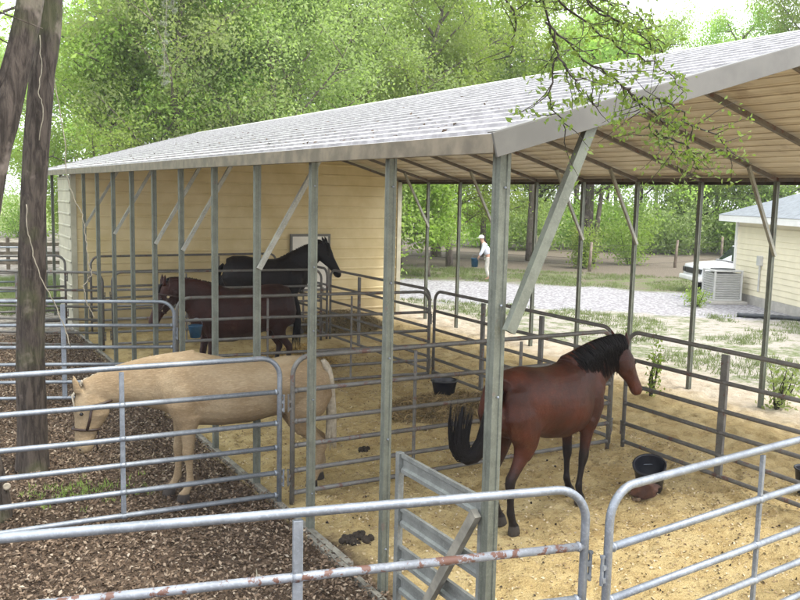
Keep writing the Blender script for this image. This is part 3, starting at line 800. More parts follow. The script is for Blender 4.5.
e = empty('bucket', (.66, 8.98, .95), 0, 'blue bucket hung on the panel rail beneath the brown horse head', 'bucket')
m = MB(); m.lathe([(.001,.0),(.08,.0),(.11,.18),(.116,.185),(.116,.2),(.104,.2),(.076,.02),(.001,.02)], n=24); m.build('tub', M['blue'], e, True)
m = MB(); m.tube([(.113*math.cos(a), -.05*math.sin(a), .19+.13*math.sin(a)) for a in [PI*k/12 for k in range(13)]], .005, 6); m.build('handle', M['galv'], e, True)
m = MB(); m.box((0,0,.09), (.26,.20,.17), Matrix.Rotation(.4,3,'Z'), .88); o = m.build('salt_block', M['brown_block'], None, bevel=.02); o.location = (2.05, 7.9, .03); lbl(o, 'dark brown block lying on the sand behind the cross panel', 'salt block')
def blob(name, loc, r, n, label, mat='manure', cat='manure', hh=.5):
    m = MB(); rr = random.Random(name+str(loc))
    for _ in range(n):
        a = rr.random()*2*PI; q = r*math.sqrt(rr.random()); k = rr.uniform(.022, .038)
        c = (q*math.cos(a), q*math.sin(a)*.7, k*.6+hh*r*.25*(1-q/r)*rr.random())
        m.lathe([(.001,-k),(k*.8,-k*.6),(k,0),(k*.75,k*.65),(.001,k)], c, 7, Matrix.Rotation(rr.random()*3, 3, 'X'))
    o = m.build(name, M[mat], None, True); o.location = loc; lbl(o, label, cat); return o
blob('manure_pile', (.30, 2.55, .03), .17, 34, 'dark manure pile just inside the mulch edge below the second post')
blob('manure_pile', (1.66, 5.05, .03), .10, 12, 'dark manure pile seen just left of the second post from the front')
blob('manure_pile', (2.9, 5.6, .03), .08, 9, 'small manure pile in the middle stall left of the bay horse tail')

# ------------------------------------------------------------------ house, AC, truck
hc = Vector((20.72, 15.06)); hd = (Vector((18.94, 11.26))-hc).normalized(); hn = Vector((-hd.y, hd.x))  # hd along visible wall
if hn.x < 0: hn = -hn
ang = math.atan2(hd.y, hd.x)
house = empty('house', (hc.x, hc.y, 0), ang, 'cream house with lap siding, white fascia and grey shingle hip roof', 'house')
# local frame: x along the visible wall, depth towards +hn
sg = 1 if (Matrix.Rotation(ang, 2) @ Vector((0,1))).dot(hn) > 0 else -1
LH, DH, EH = 14., 9., 2.62
m = MB()
prof = []; z = .30
while z < EH: prof += [(0.0, z), (-.016, z+.005), (0, z+.175)]; z += .18
prof = [(0,z) if False else (d, z) for d, z in prof if z < EH]
def wallx(a, b, mb):
    a = Vector(a); b = Vector(b); t = (b-a).normalized(); nr = Vector((t.y, -t.x))
    vs = []
    for d, z in prof:
        for p in (a, b): vs.append((p.x+nr.x*(-d)*(1), p.y+nr.y*(-d), z))
    mb.add(vs, [(2*i, 2*i+1, 2*i+3, 2*i+2) for i in range(len(prof)-1)])
if sg > 0: wallx((0,0), (LH,0), m); wallx((0,DH), (0,0), m)
else:      wallx((LH,0), (0,0), m); wallx((0,0), (0,-DH), m)
m.box((LH/2, sg*DH/2, EH/2+.1), (LH-.06, DH-.06, EH-.1))
m.build('wall', M['house'], house)
m = MB(); m.box((LH/2, sg*DH/2, .15), (LH+.02, DH+.02, .30)); m.build('foundation', M['concrete'], house)
m = MB(); m.box((.0, 0, EH/2+.15), (.11, .11, EH-.3)); m.build('corner_board', M['white'], house)
ov = .45
m = MB(); m.box((LH/2, -sg*ov, EH+.10), (LH+2*ov, .03, .20)); m.box((-ov, sg*DH/2, EH+.10), (.03, DH+2*ov, .20)); m.box((LH/2, sg*DH/2, EH+.015), (LH+2*ov-.04, DH+2*ov-.04, .02))
m.build('fascia', M['white'], house)
m = MB(); o2 = ov+.03; zr = EH+.21; hh = (DH/2+o2)*.42
A_, B_, C_, D_ = (-o2, -sg*o2, zr), (LH+o2, -sg*o2, zr), (LH+o2, sg*(DH+o2), zr), (-o2, sg*(DH+o2), zr)
E_, F_ = (DH/2, sg*DH/2, zr+hh), (LH-DH/2, sg*DH/2, zr+hh)
m.add([A_,B_,C_,D_,E_,F_], [(0,1,5,4),(1,2,5),(2,3,4,5),(3,0,4)]); m.build('roof', M['shingle'], house)
# AC unit
ac = empty('air_conditioner', (19.72, 14.72, 0), ang, 'square grey louvred air conditioning unit on a pad by the cream house', 'air conditioner')
m = MB(); m.box((0,0,.05), (1.25,1.2,.10)); m.build('pad', M['concrete'], ac, bevel=.02)
m = MB()
for x in (-.44,.44):
    for y in (-.44,.44): m.box((x,y,.58), (.06,.06,.94))
m.box((0,0,1.06), (.95,.95,.05)); m.box((0,0,.13), (.93,.93,.05)); m.box((0,0,.55), (.80,.80,.85)); m.build('case', M['ac'], ac, bevel=.01)
m = MB()
for k in range(11):
    z = .20+k*.075
    for s in (-1, 1):
        m.box((s*.43,0,z), (.02,.84,.05), Matrix.Rotation(s*.5,3,'Y')); m.box((0,s*.43,z), (.84,.02,.05), Matrix.Rotation(-s*.5,3,'X'))
m.build('louvre', M['ac'], ac)
m = MB(); m.lathe([(.36,1.085),(.38,1.085),(.38,1.11),(.36,1.11)]); m.lathe([(.1,1.09),(.12,1.12),(.001,1.13)])
for k in range(12):
    a = k*PI/6; m.bar((.1*math.cos(a),.1*math.sin(a),1.10), (.38*math.cos(a),.38*math.sin(a),1.10), .012, .008)
m.build('fan_guard', M['ac_dark'], ac)
e = empty('drain_hose', (17.9, 11.2, .06), 0, 'dark corrugated pipe lying in the grass beside the cream house', 'pipe')
m = MB(); pth_ = [(-.6,.9,0),(-.2,.3,.02),(.3,-.1,0),(.6,-1.0,.02),(1.0,-1.8,0)]
m.tube([Vector(pth_[int(min(k/6,3.999))]).lerp(Vector(pth_[int(min(k/6,3.999))+1]), k/6-int(min(k/6,3.999))) for k in range(25)], [.06 if k % 2 else .072 for k in range(25)], 10); m.build('hose', M['black_plastic'], e, True)
# electric meter on wall
mt = MB(); mt.box((1.75, -sg*.06, 1.45), (.22,.12,.30)); mt.box((1.75, -sg*.05, .9), (.05,.05,.85)); mt.build('meter_box', M['ac'], house, bevel=.01)

# pickup behind the house corner
tr = empty('pickup_truck', (22.85, 16.6, 0), math.atan2(.43, -.9), 'white pickup truck parked behind the cream house corner', 'pickup truck')
M['paint'] = simple('white_car_paint', (.75,.76,.78), .22, 0, .03, 2)
def body_loft(st, mb, zb=.45):
    """st: list of (x, half_width, z_low, z_top)"""
    rs = []
    for x, w, zl, zt in st:
        r_ = .10; rs.append([Vector((x,-w+.02,zl)),Vector((x,-w,zl+.08)),Vector((x,-w,(zl+zt)/2)),Vector((x,-w+.03,zt-r_)),Vector((x,-w+r_,zt)),Vector((x,0,zt+.02)),Vector((x,w-r_,zt)),Vector((x,w-.03,zt-r_)),Vector((x,w,(zl+zt)/2)),Vector((x,w,zl+.08)),Vector((x,w-.02,zl))])
    mb.rings(rs)
m = MB(); body_loft([(1.75,.80,.55,.92),(1.70,.86,.48,.98),(1.2,.91,.45,1.05),(.45,.93,.42,1.10),(-.8,.94,.42,1.12),(-2.2,.94,.42,1.12),(-3.5,.93,.45,1.12),(-3.6,.92,.5,1.1)], m); m.build('body', M['paint'], tr, True)
m = MB(); body_loft([(.55,.80,1.08,1.10),(.0,.76,1.08,1.66),(-.5,.75,1.08,1.76),(-1.3,.75,1.08,1.74),(-1.65,.78,1.08,1.10)], m); cb = m.build('cab', M['paint'], tr, True)
m = MB(); m.add([(.50,-.66,1.16),(.50,.66,1.16),(.055,.62,1.64),(.055,-.62,1.64)], [(0,1,2,3)])
for s in (-1,1): m.add([(.30,s*.80,1.16),(-1.4,s*.80,1.16),(-1.25,s*.775,1.62),(-.05,s*.775,1.62)], [(0,1,2,3)])
m.build('window', M['glass'], cb)
m = MB(); m.box((1.80,0,.52), (.16,1.78,.17)); m.build('bumper', M['white'], tr, bevel=.04)
m = MB(); m.box((1.76,0,.78), (.05,1.05,.20)); m.build('grille', M['rubber'], tr, bevel=.01)
for s in (-1,1):
    m = MB(); m.box((1.745,s*.68,.79), (.08,.24,.18)); m.build('headlight', M['glass'], tr, bevel=.02)
    for x in (1.0,-2.55):
        m = MB(); m.lathe([(.2,-.11),(.34,-.11),(.37,-.07),(.37,.07),(.34,.11),(.2,.11)], (x,s*.82,.37), 28, Matrix.Rotation(PI/2,3,'X')); w_ = m.build('wheel', M['tyre'], tr, True)
        m = MB(); m.lathe([(.001,-.09),(.2,-.09),(.21,.0),(.2,.09),(.001,.09)], (x,s*.83,.37), 20, Matrix.Rotation(PI/2,3,'X')); m.build('rim', M['chrome'], w_, True)

# person carrying a blue bucket
pr = empty('person', (16.50, 23.25, 0), A(150), 'person in white shirt, pale trousers and white cap leaning forward on the far gravel', 'person')
def skin_body(name, V, Eg, R, mat, parent, root=0, sub=2):
    me = bpy.data.meshes.new(name); me.from_pydata(V, Eg, []); me.materials.append(mat)
    o = bpy.data.objects.new(name, me); COL.objects.link(o); o.parent = parent
    md = o.modifiers.new('skin', 'SKIN'); md.use_smooth_shade = True
    for i, r in enumerate(R): me.skin_vertices[0].data[i].radius = r if isinstance(r, tuple) else (r, r)
    me.skin_vertices[0].data[root].use_root = True
    sb = o.modifiers.new('sub', 'SUBSURF'); sb.levels = sb.render_levels = sub
    return o
V = [(0,0,.93),(.05,0,1.10),(.14,0,1.30),(.20,0,1.42),(.26,0,1.52),(.29,0,1.60),(.31,0,1.68),  # pelvis..head top 0-6
     (.18,.17,1.38),(.26,.22,1.14),(.38,.20,.94),(.41,.20,.86),   # L arm 7-10
     (.18,-.17,1.38),(.22,-.24,1.12),(.34,-.26,.92),(.37,-.26,.85),  # R arm 11-14
     (0,.10,.88),(.08,.11,.50),(-.02,.12,.09),(.12,.13,.04),         # L leg 15-18
     (0,-.10,.88),(-.04,-.11,.50),(-.16,-.12,.10),(-.03,-.13,.04)]   # R leg
Eg = [(0,1),(1,2),(2,3),(3,4),(4,5),(5,6),(3,7),(7,8),(8,9),(9,10),(3,11),(11,12),(12,13),(13,14),(0,15),(15,16),(16,17),(17,18),(0,19),(19,20),(20,21),(21,22)]
R = [(.14,.11),(.13,.10),(.15,.11),(.12,.09),.055,(.08,.09),.07, .06,.045,.033,.035, .06,.045,.033,.035, .09,.06,.045,.04, .09,.06,.045,.04]
body = skin_body('body', V, Eg, R, M['skin'], pr)
# fingers
fv, fe, fr = [], [], []
for s, hx in ((.20,.41),(-.26,.37)):
    for k in range(4):
        b = len(fv); y = s-.027+.018*k; l = (.07,.085,.08,.065)[k]
        fv += [(hx,y,.86),(hx+.012,y,.86-l*.5),(hx-.008,y,.86-l)]; fr += [.010,.009,.007]; fe += [(b,b+1),(b+1,b+2)]
    b = len(fv); fv += [(hx-.01,s-.03*(1 if s > 0 else -1),.88),(hx+.03,s-.05*(1 if s > 0 else -1),.85),(hx+.035,s-.05*(1 if s > 0 else -1),.82)]; fr += [.011,.010,.008]; fe += [(b,b+1),(b+1,b+2)]
m = MB()
for a_, b_ in fe: m.tube([fv[a_], fv[b_]], [fr[a_], fr[b_]], 6)
m.build('fingers', M['skin'], body, True)
V2 = [(0,0,.98),(.05,0,1.12),(.14,0,1.30),(.19,0,1.41),(.215,0,1.46),(.18,.17,1.385),(.26,.22,1.14),(.37,.20,.96),(.18,-.17,1.385),(.22,-.24,1.12),(.33,-.26,.94)]
skin_body('shirt', V2, [(0,1),(1,2),(2,3),(3,4),(3,5),(5,6),(6,7),(3,8),(8,9),(9,10)], [(.19,.15),(.18,.15),(.20,.155),(.16,.13),.075,.085,.07,.055,.085,.07,.055], M['shirt'], pr)
V3 = [(0,0,.97),(0,.10,.86),(.08,.11,.50),(-.01,.12,.13),(0,-.10,.86),(-.04,-.11,.50),(-.15,-.12,.14)]
M['trouser'] = simple('pale_trousers', (.50,.48,.42), .85, 0, .15, 10)
skin_body('trousers', V3, [(0,1),(1,2),(2,3),(0,4),(4,5),(5,6)], [(.16,.13),.11,.08,.065,.11,.08,.065], M['trouser'], pr)
m = MB(); m.lathe([(.10,.0),(.112,.03),(.10,.09),(.06,.125),(.001,.135)], (.30,0,1.63), 20); m.box((.42,0,1.645), (.12,.15,.012)); m.build('cap', M['white'], pr, True)
e = empty('bucket', (16.12, 23.62, .50), 0, 'blue bucket hanging from the hand of the person in white', 'bucket')
m = MB(); m.lathe([(.001,.0),(.12,.0),(.15,.32),(.16,.325),(.16,.345),(.145,.345),(.115,.02),(.001,.02)], n=24); m.build('tub', M['blue'], e, True)
m = MB(); m.tube([(.16*math.cos(a), 0, .33+.16*math.sin(a)) for a in [PI*k/12 for k in range(13)]], .005, 6); m.build('handle', M['galv'], e, True)

# ------------------------------------------------------------------ far fences
def wire_fence(pts, label, hgt=1.25, mat='wood'):
    e = empty('wire_fence', (pts[0][0], pts[0][1], 0), 0, label, 'fence')
    o0 = Vector((pts[0][0], pts[0][1], 0))
    rr = random.Random(len(label))
    tops = []
    for x, y in pts:
        m = MB(); p = Vector((x,y,0))-o0; l = Vector((rr.uniform(-.08,.08), rr.uniform(-.05,.05), 0)); hh = hgt*rr.uniform(.95,1.2)
        m.tube([p-Vector((0,0,.1)), p+Vector((0,0,hh*.5))+l*.5, p+Vector((0,0,hh))+l], [.075,.07,.06], 9); m.build('post', M[mat], e, True); tops.append((p, l))
    for z in (.25,.55,.85,1.12):
        m = MB(); m.tube([p+l*(z/1.2)+Vector((0,0,z)) for p, l in tops], .007, 5); m.build('wire', M['dark_metal'], e)
wire_fence([(12.0,41.0),(16.2,35.5),(22.3,27.6),(23.4,25.1),(29.2,25.5),(34.7,27.4),(41,29)], 'wire fence on leaning wooden posts beyond the gravel drive')
def board_fence(a, b, n, label, mat='wood_black', hgt=1.35, rails=(.45,.85,1.25)):
    a = Vector((*a,0)); b = Vector((*b,0)); e = empty('board_fence', a, 0, label, 'fence'); d = b-a
    for i in range(n+1):
        m = MB(); p = d*i/n; m.box(p+Vector((0,0,hgt/2)), (.13,.13,hgt)); m.build('post', M[mat], e)
    for z in rails:
        m = MB(); nrm = Vector((-d.y, d.x, 0)).normalized()*.085; m.bar(Vector((0,0,z))-nrm, d+Vector((0,0,z))-nrm, .035, .14); m.build('rail', M[mat], e)
board_fence((12., 56.), (31., 49.), 9, 'dark three board fence under the trees behind the person')
board_fence((-6, 33.), (4.2, 31.), 5, 'grey rail fence beyond the grass at the left edge', 'wood', 1.3, (.35,.7,1.05))
e = panel((-5.5,22.5), (-.2,21.4), 'distant pipe panel in front of the grass strip left of the barn', 'galv')

# ------------------------------------------------------------------ trees
def limb_path(p, d, L, rr, n=6, wob=.18, droop=0.):
    out = [Vector(p)]; d = Vector(d).normalized()
    for i in range(n):
        d = (d+Vector((rr.uniform(-1,1), rr.uniform(-1,1), rr.uniform(-.6,.8)-droop))*wob).normalized()
        out.append(out[-1]+d*L/n)
    return out
def make_tree(name, seed, Ht, R, tr, cb, nl, leafmat, barkmat, leaf=.15, n_leaf=16000, label=None, cat='tree', group=None, loc=(0,0,0), lean=(0,0), clump=.75, flat=.8):
    rr = random.Random(seed); r = np.random.default_rng(seed)
    e = empty(name, loc, 0, label, cat, group)
    tk = MB(); base = limb_path((0,0,-.1), (lean[0],lean[1],1), Ht*.82, rr, 9, .07)
    tk.tube(base, [tr*(1.25 if i == 0 else 1-.085*i) for i in range(10)], 10); tk.build('trunk', M[barkmat], e, True)
    cl = []; lm = MB()
    for i in range(nl):
        t = cb+(1-cb)*(i+.5)/nl; f = t*9; k = min(int(f), 8); p = base[k].lerp(base[k+1], f-k)
        a = i*2.4+rr.uniform(-.4,.4); sh_ = math.sin(PI*min(1, (t-cb)/(1-cb)*.85+.22))
        L = R*(.55+.55*sh_)*rr.uniform(.75,1.15)
        d = (math.cos(a), math.sin(a), .25+.75*t+rr.uniform(-.2,.2))
        q = limb_path(p, d, L, rr, 6, .22, .05); lm.tube(q, [tr*.34*(1-j*.14) for j in range(7)], 6)
        for j in range(2, 7): cl.append((q[j], .45+.1*j))
        for _ in range(4):
            j = rr.randint(2, 5); dd = Vector((rr.uniform(-1,1), rr.uniform(-1,1), rr.uniform(-.2,.7)))
            w = limb_path(q[j], dd, L*.45, rr, 4, .3, .05); lm.tube(w, [tr*.12,tr*.10,tr*.07,tr*.05,tr*.02], 5)
            cl += [(w[2], .8), (w[4], 1.0), (w[3], .9)]
    lm.build('limb', M[barkmat], e, True)
    C_ = np.array([[*c[0], c[1]] for c in cl]); idx = r.integers(0, len(C_), n_leaf)
    g_ = r.normal(size=(n_leaf,3))*np.array([1,1,flat])*clump*C_[idx,3:4]*.62
    # break the clumps up: drop leaves in noise gaps
    pts = C_[idx,:3]+g_
    dens = np.sin(pts[:,0]*2.1+seed)*np.sin(pts[:,1]*2.3+1.7*seed)*np.sin(pts[:,2]*2.7)
    pts = pts[dens < .42]
    np_mesh('crown', scatter_quads(pts, leaf, .9, .55, seed, .25), 4, M[leafmat], e)
    return e
protos = [
    make_tree('broadleaf_tree', 3, 14.5, 4.3, .20, .22, 17, 'leafA', 'bark_far', .125, 38000),
    make_tree('broadleaf_tree', 8, 13.0, 3.9, .17, .16, 16, 'leafC', 'bark_far', .115, 38000),
    make_tree('broadleaf_tree', 13, 15.5, 4.4, .22, .30, 16, 'leafA', 'bark_far', .13, 36000),
    make_tree('broadleaf_tree', 21, 12.0, 4.0, .16, .14, 15, 'leafB', 'bark_far', .12, 34000),
    make_tree('thin_tree', 34, 11.0, 2.8, .11, .20, 13, 'leafC', 'bark_far', .10, 22000),
]
CX, CY = -3.3, -4.48
ORD = ['first','second','third','fourth','fifth','sixth','seventh','eighth','ninth','tenth','eleventh','twelfth','thirteenth','fourteenth','fifteenth','sixteenth']
used = set(); DES = ['tall mid green tree', 'grey green feathery tree', 'tall open crowned tree', 'bright yellow green tree', 'slender sparse tree']
def place(k, deg, dist, s, row, n, sz=1.):
    a = math.radians(deg); x = CX+dist*math.sin(a); y = CY+dist*math.cos(a)
    lab = '%s %s, %s from the left' % (DES[k], row, ORD[n])
    if k not in used: o = protos[k]; used.add(k)
    else: o = copy_tree(protos[k])
    o.location = (x, y, 0); o.rotation_euler.z = random.random()*6.28; o.scale = (s, s, s*sz)
    tag(o, lab, 'tree', 'trees '+row); return o
rr = random.Random(4)
rowA = [(3,-4,30,1.0),(3,11.2,31,.80),(0,12.5,33,1.05),(1,15.5,30,1.05),(0,18.5,34,1.0),(1,21.5,31,1.0),(4,24,32,1.2),(1,26.5,35,1.05),(0,29.5,37,1.0),(3,33,40,.95)]
for n, (k, a, d, s) in enumerate(rowA): place(k, a, d, s, 'close behind the barn roof', n)
for n in range(14): place([0,3,1,3,2,0,1,2,0,1,2,0,1,2][n], -2+n*3.1, (60 if n < 5 else 43)+rr.uniform(-2,5), 1.05+rr.uniform(-.05,.15), 'in the second row behind the barn', n)
rowC = [(0,36,58,.95),(1,38.5,64,.95),(2,41,60,1.0),(1,43,66,1.05),(0,45,62,1.05),(1,47.2,66,1.0),(2,49.6,62,.98),(1,52,66,1.0),(2,54.5,60,1.1),(0,57,64,1.25),(2,59.5,60,1.2)]
for n, (k, a, d, s) in enumerate(rowC): place(k, a, d, s, 'beyond the paddock to the right', n, 1.14 if n < 7 else 1.3)
for n in range(14): place([2,0,1,2,0,1,0,2,0,1,2,0,1,0][n], 26+n*2.5, 84+rr.uniform(-3,5), 1.0+rr.uniform(-.08,.1), 'along the distant woodland edge', n)
# individual nearer trees
make_tree('young_tree', 55, 4.6, 1.7, .07, .30, 12, 'leafB', 'bark_far', .15, 7000, 'young bright green tree beyond the gravel, seen between the far posts', 'tree', None, (15.0, 25.2, 0), clump=.6)
make_tree('oak_tree', 61, 12., 4.6, .34, .34, 14, 'leafA', 'bark', .17, 17000, 'oak with twin pale trunk by the leafy bush behind the wire fence', 'tree', None, (26.3, 28.6, 0))
make_tree('thin_tree', 62, 10., 2.6, .16, .42, 10, 'leafA', 'bark_far', .15, 9000, 'thin leaning tree beside the oak behind the wire fence', 'tree', None, (26.9, 28.9, 0), (.08, 0))
make_tree('round_tree', 71, 8.5, 4.4, .30, .26, 16, 'leafA', 'bark', .20, 16000, 'round spreading tree with dark trunk in the far green field', 'tree', None, (33.5, 41.5, 0), flat=.6)
make_tree('small_tree', 73, 5.5, 2.3, .09, .30, 12, 'leafB', 'bark_far', .16, 8000, 'small yellow green tree right of the front corner brace', 'tree', None, (22.2, 36.6, 0))
make_tree('round_tree', 77, 8., 4.2, .26, .26, 16, 'leafA', 'bark', .20, 15000, 'broad dark green tree left of the cream house roof', 'tree', None, (39.5, 33.5, 0), flat=.6)
make_tree('round_tree', 79, 9., 4., .3, .22, 16, 'leafC', 'bark', .20, 15000, 'grey green tree rising behind the cream house roof', 'tree', None, (44., 31., 0), flat=.6)
make_tree('overhanging_tree', 83, 10.5, 5.6, .26, .42, 18, 'leafA', 'bark', .13, 26000, 'tree hanging dark branches over the back left of the barn', 'tree', None, (-5.6, 13.5, 0), (.04,.03), clump=.7)
def bush(name, c, r, h, n, mat, label, leaf=.10, stems=9):
    rr = random.Random(int(c[0]*10)+n); q = np.random.default_rng(n)
    e = empty(name, c, 0, label, 'bush'); m = MB(); cl = []
    for i in range(stems):
        a = rr.random()*6.28; p = limb_path((0,0,0), (math.cos(a)*.55*r/h, math.sin(a)*.55*r/h, 1), h*rr.uniform(.7,1.05), rr, 5, .2)
        m.tube(p, [.025,.02,.016,.012,.008,.004], 5); cl += [tuple(x) for x in p[1:]]
    m.build('stem', M['twig'], e); C_ = np.array(cl); ix = q.integers(0, len(C_), n)
    pts = C_[ix]+q.normal(size=(n,3))*np.array([r,r,h*.45])*.28; pts = pts[pts[:,2] > .02]
    np_mesh('foliage', scatter_quads(pts, leaf, .9, .5, n, .25), 4, M[mat], e); return e
bush('leafy_bush', (24.3, 26.6, 0), 1.0, 1.9, 2600, 'leafA', 'dark green bush left of the oak trunk behind the wire fence', .13)
bush('leafy_bush', (28.2, 27.6, 0), 1.4, 2.3, 3400, 'leafB', 'loose light green bush right of the oak trunk', .13)
bush('leafy_bush', (18.0, 14.2, 0), .45, .55, 900, 'leafA', 'low green bush beside the grey air conditioner', .07, 7)
bush('tall_weed', (8.62, 4.25, 0), .38, .75, 420, 'leafC', 'tall weed growing round the foot of the right hand far post', .075, 8)
bush('tall_weed', (7.35, 5.70, .0), .2, 1.0, 260, 'leafB', 'leafy weed standing behind the bay horse head', .07, 4)
for n in range(9):
    a = math.radians(35.5+n*2.9); d = 56+rr.uniform(-3,4)
    bush('undergrowth_bush', (CX+d*math.sin(a), CY+d*math.cos(a), 0), 3.0, 3.2, 4200, ['leafA','leafC','leafB'][n % 3], 'low wild bush under the paddock trees, %s from the left' % ORD[n], .22, 12)
for n in range(7):
    a = math.radians((2,6,9.5,13,17.4,22,26.6,31.2)[n]); d = (66,62,58,31,31,31,31,31)[n]+rr.uniform(-2,2)
    bush('undergrowth_bush', (CX+d*math.sin(a), CY+d*math.cos(a), 0), 2.2, 2.8, 3200, ['leafB','leafA','leafA','leafC'][n % 4], 'low green bush under the trees behind the barn, %s from the left' % ORD[n], .17, 12)

# near trunks (left edge)
def near_tree(loc, path, rad, label, limbs, seed, crown_c, crown_r, nleaf):
    e = empty('tree', loc, 0, label, 'tree'); o0 = Vector(loc); rr = random.Random(seed)
    m = MB(); n = 20; rs = []
    P = [Vector(p)-o0 for p in path]
    pp = []; rd = []
    N_ = 60
    for i in range(N_+1):
        f = i/N_*(len(P)-1); k = min(int(f), len(P)-2); u = f-k
        pm = P[max(k-1,0)]; pn = P[min(k+2, len(P)-1)]; a, b = P[k], P[k+1]
        p = .5*((2*a)+(b-pm)*u+(2*pm-5*a+4*b-pn)*u*u+(3*a-pm-3*b+pn)*u**3)
        pp.append(p); rd.append(lerp(rad[k], rad[k+1], u))
    for p, r in zip(pp, rd):
        rs.append([p+Vector((math.cos(2*PI*k/n), math.sin(2*PI*k/n), 0))*r*(1+.10*noise.noise(Vector((math.cos(2*PI*k/n)*2+seed, math.sin(2*PI*k/n)*2, p.z*1.1)))+.05*noise.noise(Vector((k*1.3, seed, p.z*5)))) for k in range(n)])
    m.rings(rs); m.build('trunk', M['bark'], e, True)
    cl = []
    lm = MB()
    for (z, d, L, r0) in limbs:
        p = min(pp, key=lambda q: abs(q.z-z)); q = limb_path(p, d, L, rr, 8, .13, .0); lm.tube(q, [r0*(1-.11*j) for j in range(9)], 9)
        for j in (3,5,6,7):
            for _ in range(3):
                w = limb_path(q[j], (rr.uniform(-1,1), rr.uniform(-1,1), rr.uniform(-.3,.5)), L*.4, rr, 5, .25, .05); lm.tube(w, [r0*.25,r0*.2,r0*.16,r0*.1,r0*.06,.003], 5)
                cl += [tuple(w[3]), tuple(w[4]), tuple(w[5])]
        cl += [tuple(x) for x in q[5:]]
    lm.build('limb', M['bark'], e, True)
    C_ = np.array(cl); q = np.random.default_rng(seed); ix = q.integers(0, len(C_), nleaf)
    pts = C_[ix]+q.normal(size=(nleaf,3))*np.array([.55,.55,.35]); pts = pts[pts[:,2] > 5.9]
    np_mesh('crown', scatter_quads(pts, .085, .9, .5, seed, .25), 4, M['leafA'], e)
    return e
t1 = near_tree((-2.18,6.05,0), [(-2.13,6.05,-.1),(-2.12,6.05,.4),(-2.10,6.03,1.6),(-2.03,6.0,3.2),(-1.92,6.0,4.4),(-1.80,6.0,5.3),(-1.75,6.1,7.5),(-1.6,6.2,9.5)], [.21,.17,.15,.14,.132,.128,.11,.08],
   'straight grey brown trunk standing in the leaf litter behind the palomino panel', [(6.6,(-.8,.7,.7),4.2,.09),(7.3,(.6,-.5,.8),3.5,.08),(8.4,(.2,.9,.8),3.5,.07),(9.4,(.3,.1,1),3,.06)], 3, None, None, 15000)
t2 = near_tree((-2.66,4.62,0), [(-2.66,4.62,-.1),(-2.66,4.62,.3),(-2.80,4.6,1.3),(-2.74,4.6,2.4),(-2.58,4.6,3.4),(-2.46,4.6,3.9),(-2.27,4.6,4.6),(-2.14,4.6,5.4),(-2.0,4.7,7.6)], [.19,.16,.14,.14,.15,.15,.125,.115,.08],
   'dark forked trunk at the left edge beside the straight trunk', [(4.1,(-.75,.1,.8),3.5,.12),(6.8,(-.5,-.6,.9),3.6,.08),(7.4,(.5,-.2,1),3.2,.07)], 5, None, None, 13000)
m = MB(); m.lathe([(.001,-.012),(.032,-.01),(.038,.006),(.024,.010),(.001,.004)], (0,0,0), 16, Matrix.Rotation(PI/2,3,'X')); o = m.build('branch_scar', M['hair_cream'], t2, True); o.location = (.125, -.115, .38)

# dark sprawling limb seen against the sky over the back of the barn
def hanging(name, pts_list, label, mat, leafmat, lsz, nleaf, spread, cat='branch', rmax=.012, leafname='leaves', seed=2, aspect=.5):
    o0 = Vector(pts_list[0][0]); e = empty(name, o0, 0, label, cat); m = MB(); rr = random.Random(seed); cl = []
    for pts in pts_list:
        P = [Vector(p)-o0 for p in pts]; sm = []
        for i in range(len(P)-1):
            for k in range(5): sm.append(P[i].lerp(P[i+1], k/5)+Vector((rr.uniform(-1,1), rr.uniform(-1,1), rr.uniform(-1,1)))*spread*.10)
        sm.append(P[-1]); n = len(sm); m.tube(sm, [rmax*(1-.8*i/n)+.0012 for i in range(n)], 6)
        for i in range(2, n):
            if rr.random() < .8:
                w = limb_path(sm[i], (rr.uniform(-1,1), rr.uniform(-1,1), rr.uniform(-.9,.5)), spread*rr.uniform(.7,1.9), rr, 4, .3, .1)
                m.tube(w, [.0032,.0026,.002,.0016,.001], 4); cl += [tuple(x) for x in w[1:]]
            cl.append(tuple(sm[i]))
    m.build('stem', mat, e, True)
    C_ = np.array(cl); q = np.random.default_rng(seed); ix = q.integers(0, len(C_), nleaf)
    p = C_[ix]+q.normal(size=(nleaf,3))*spread*.13
    np_mesh(leafname, scatter_quads(p, lsz, .9, aspect, seed, .3), 4, leafmat, e); return e
def img(x, y, Y):   # where a sight line through the photo meets the plane at depth Y (used once, to read off world positions)
    return None
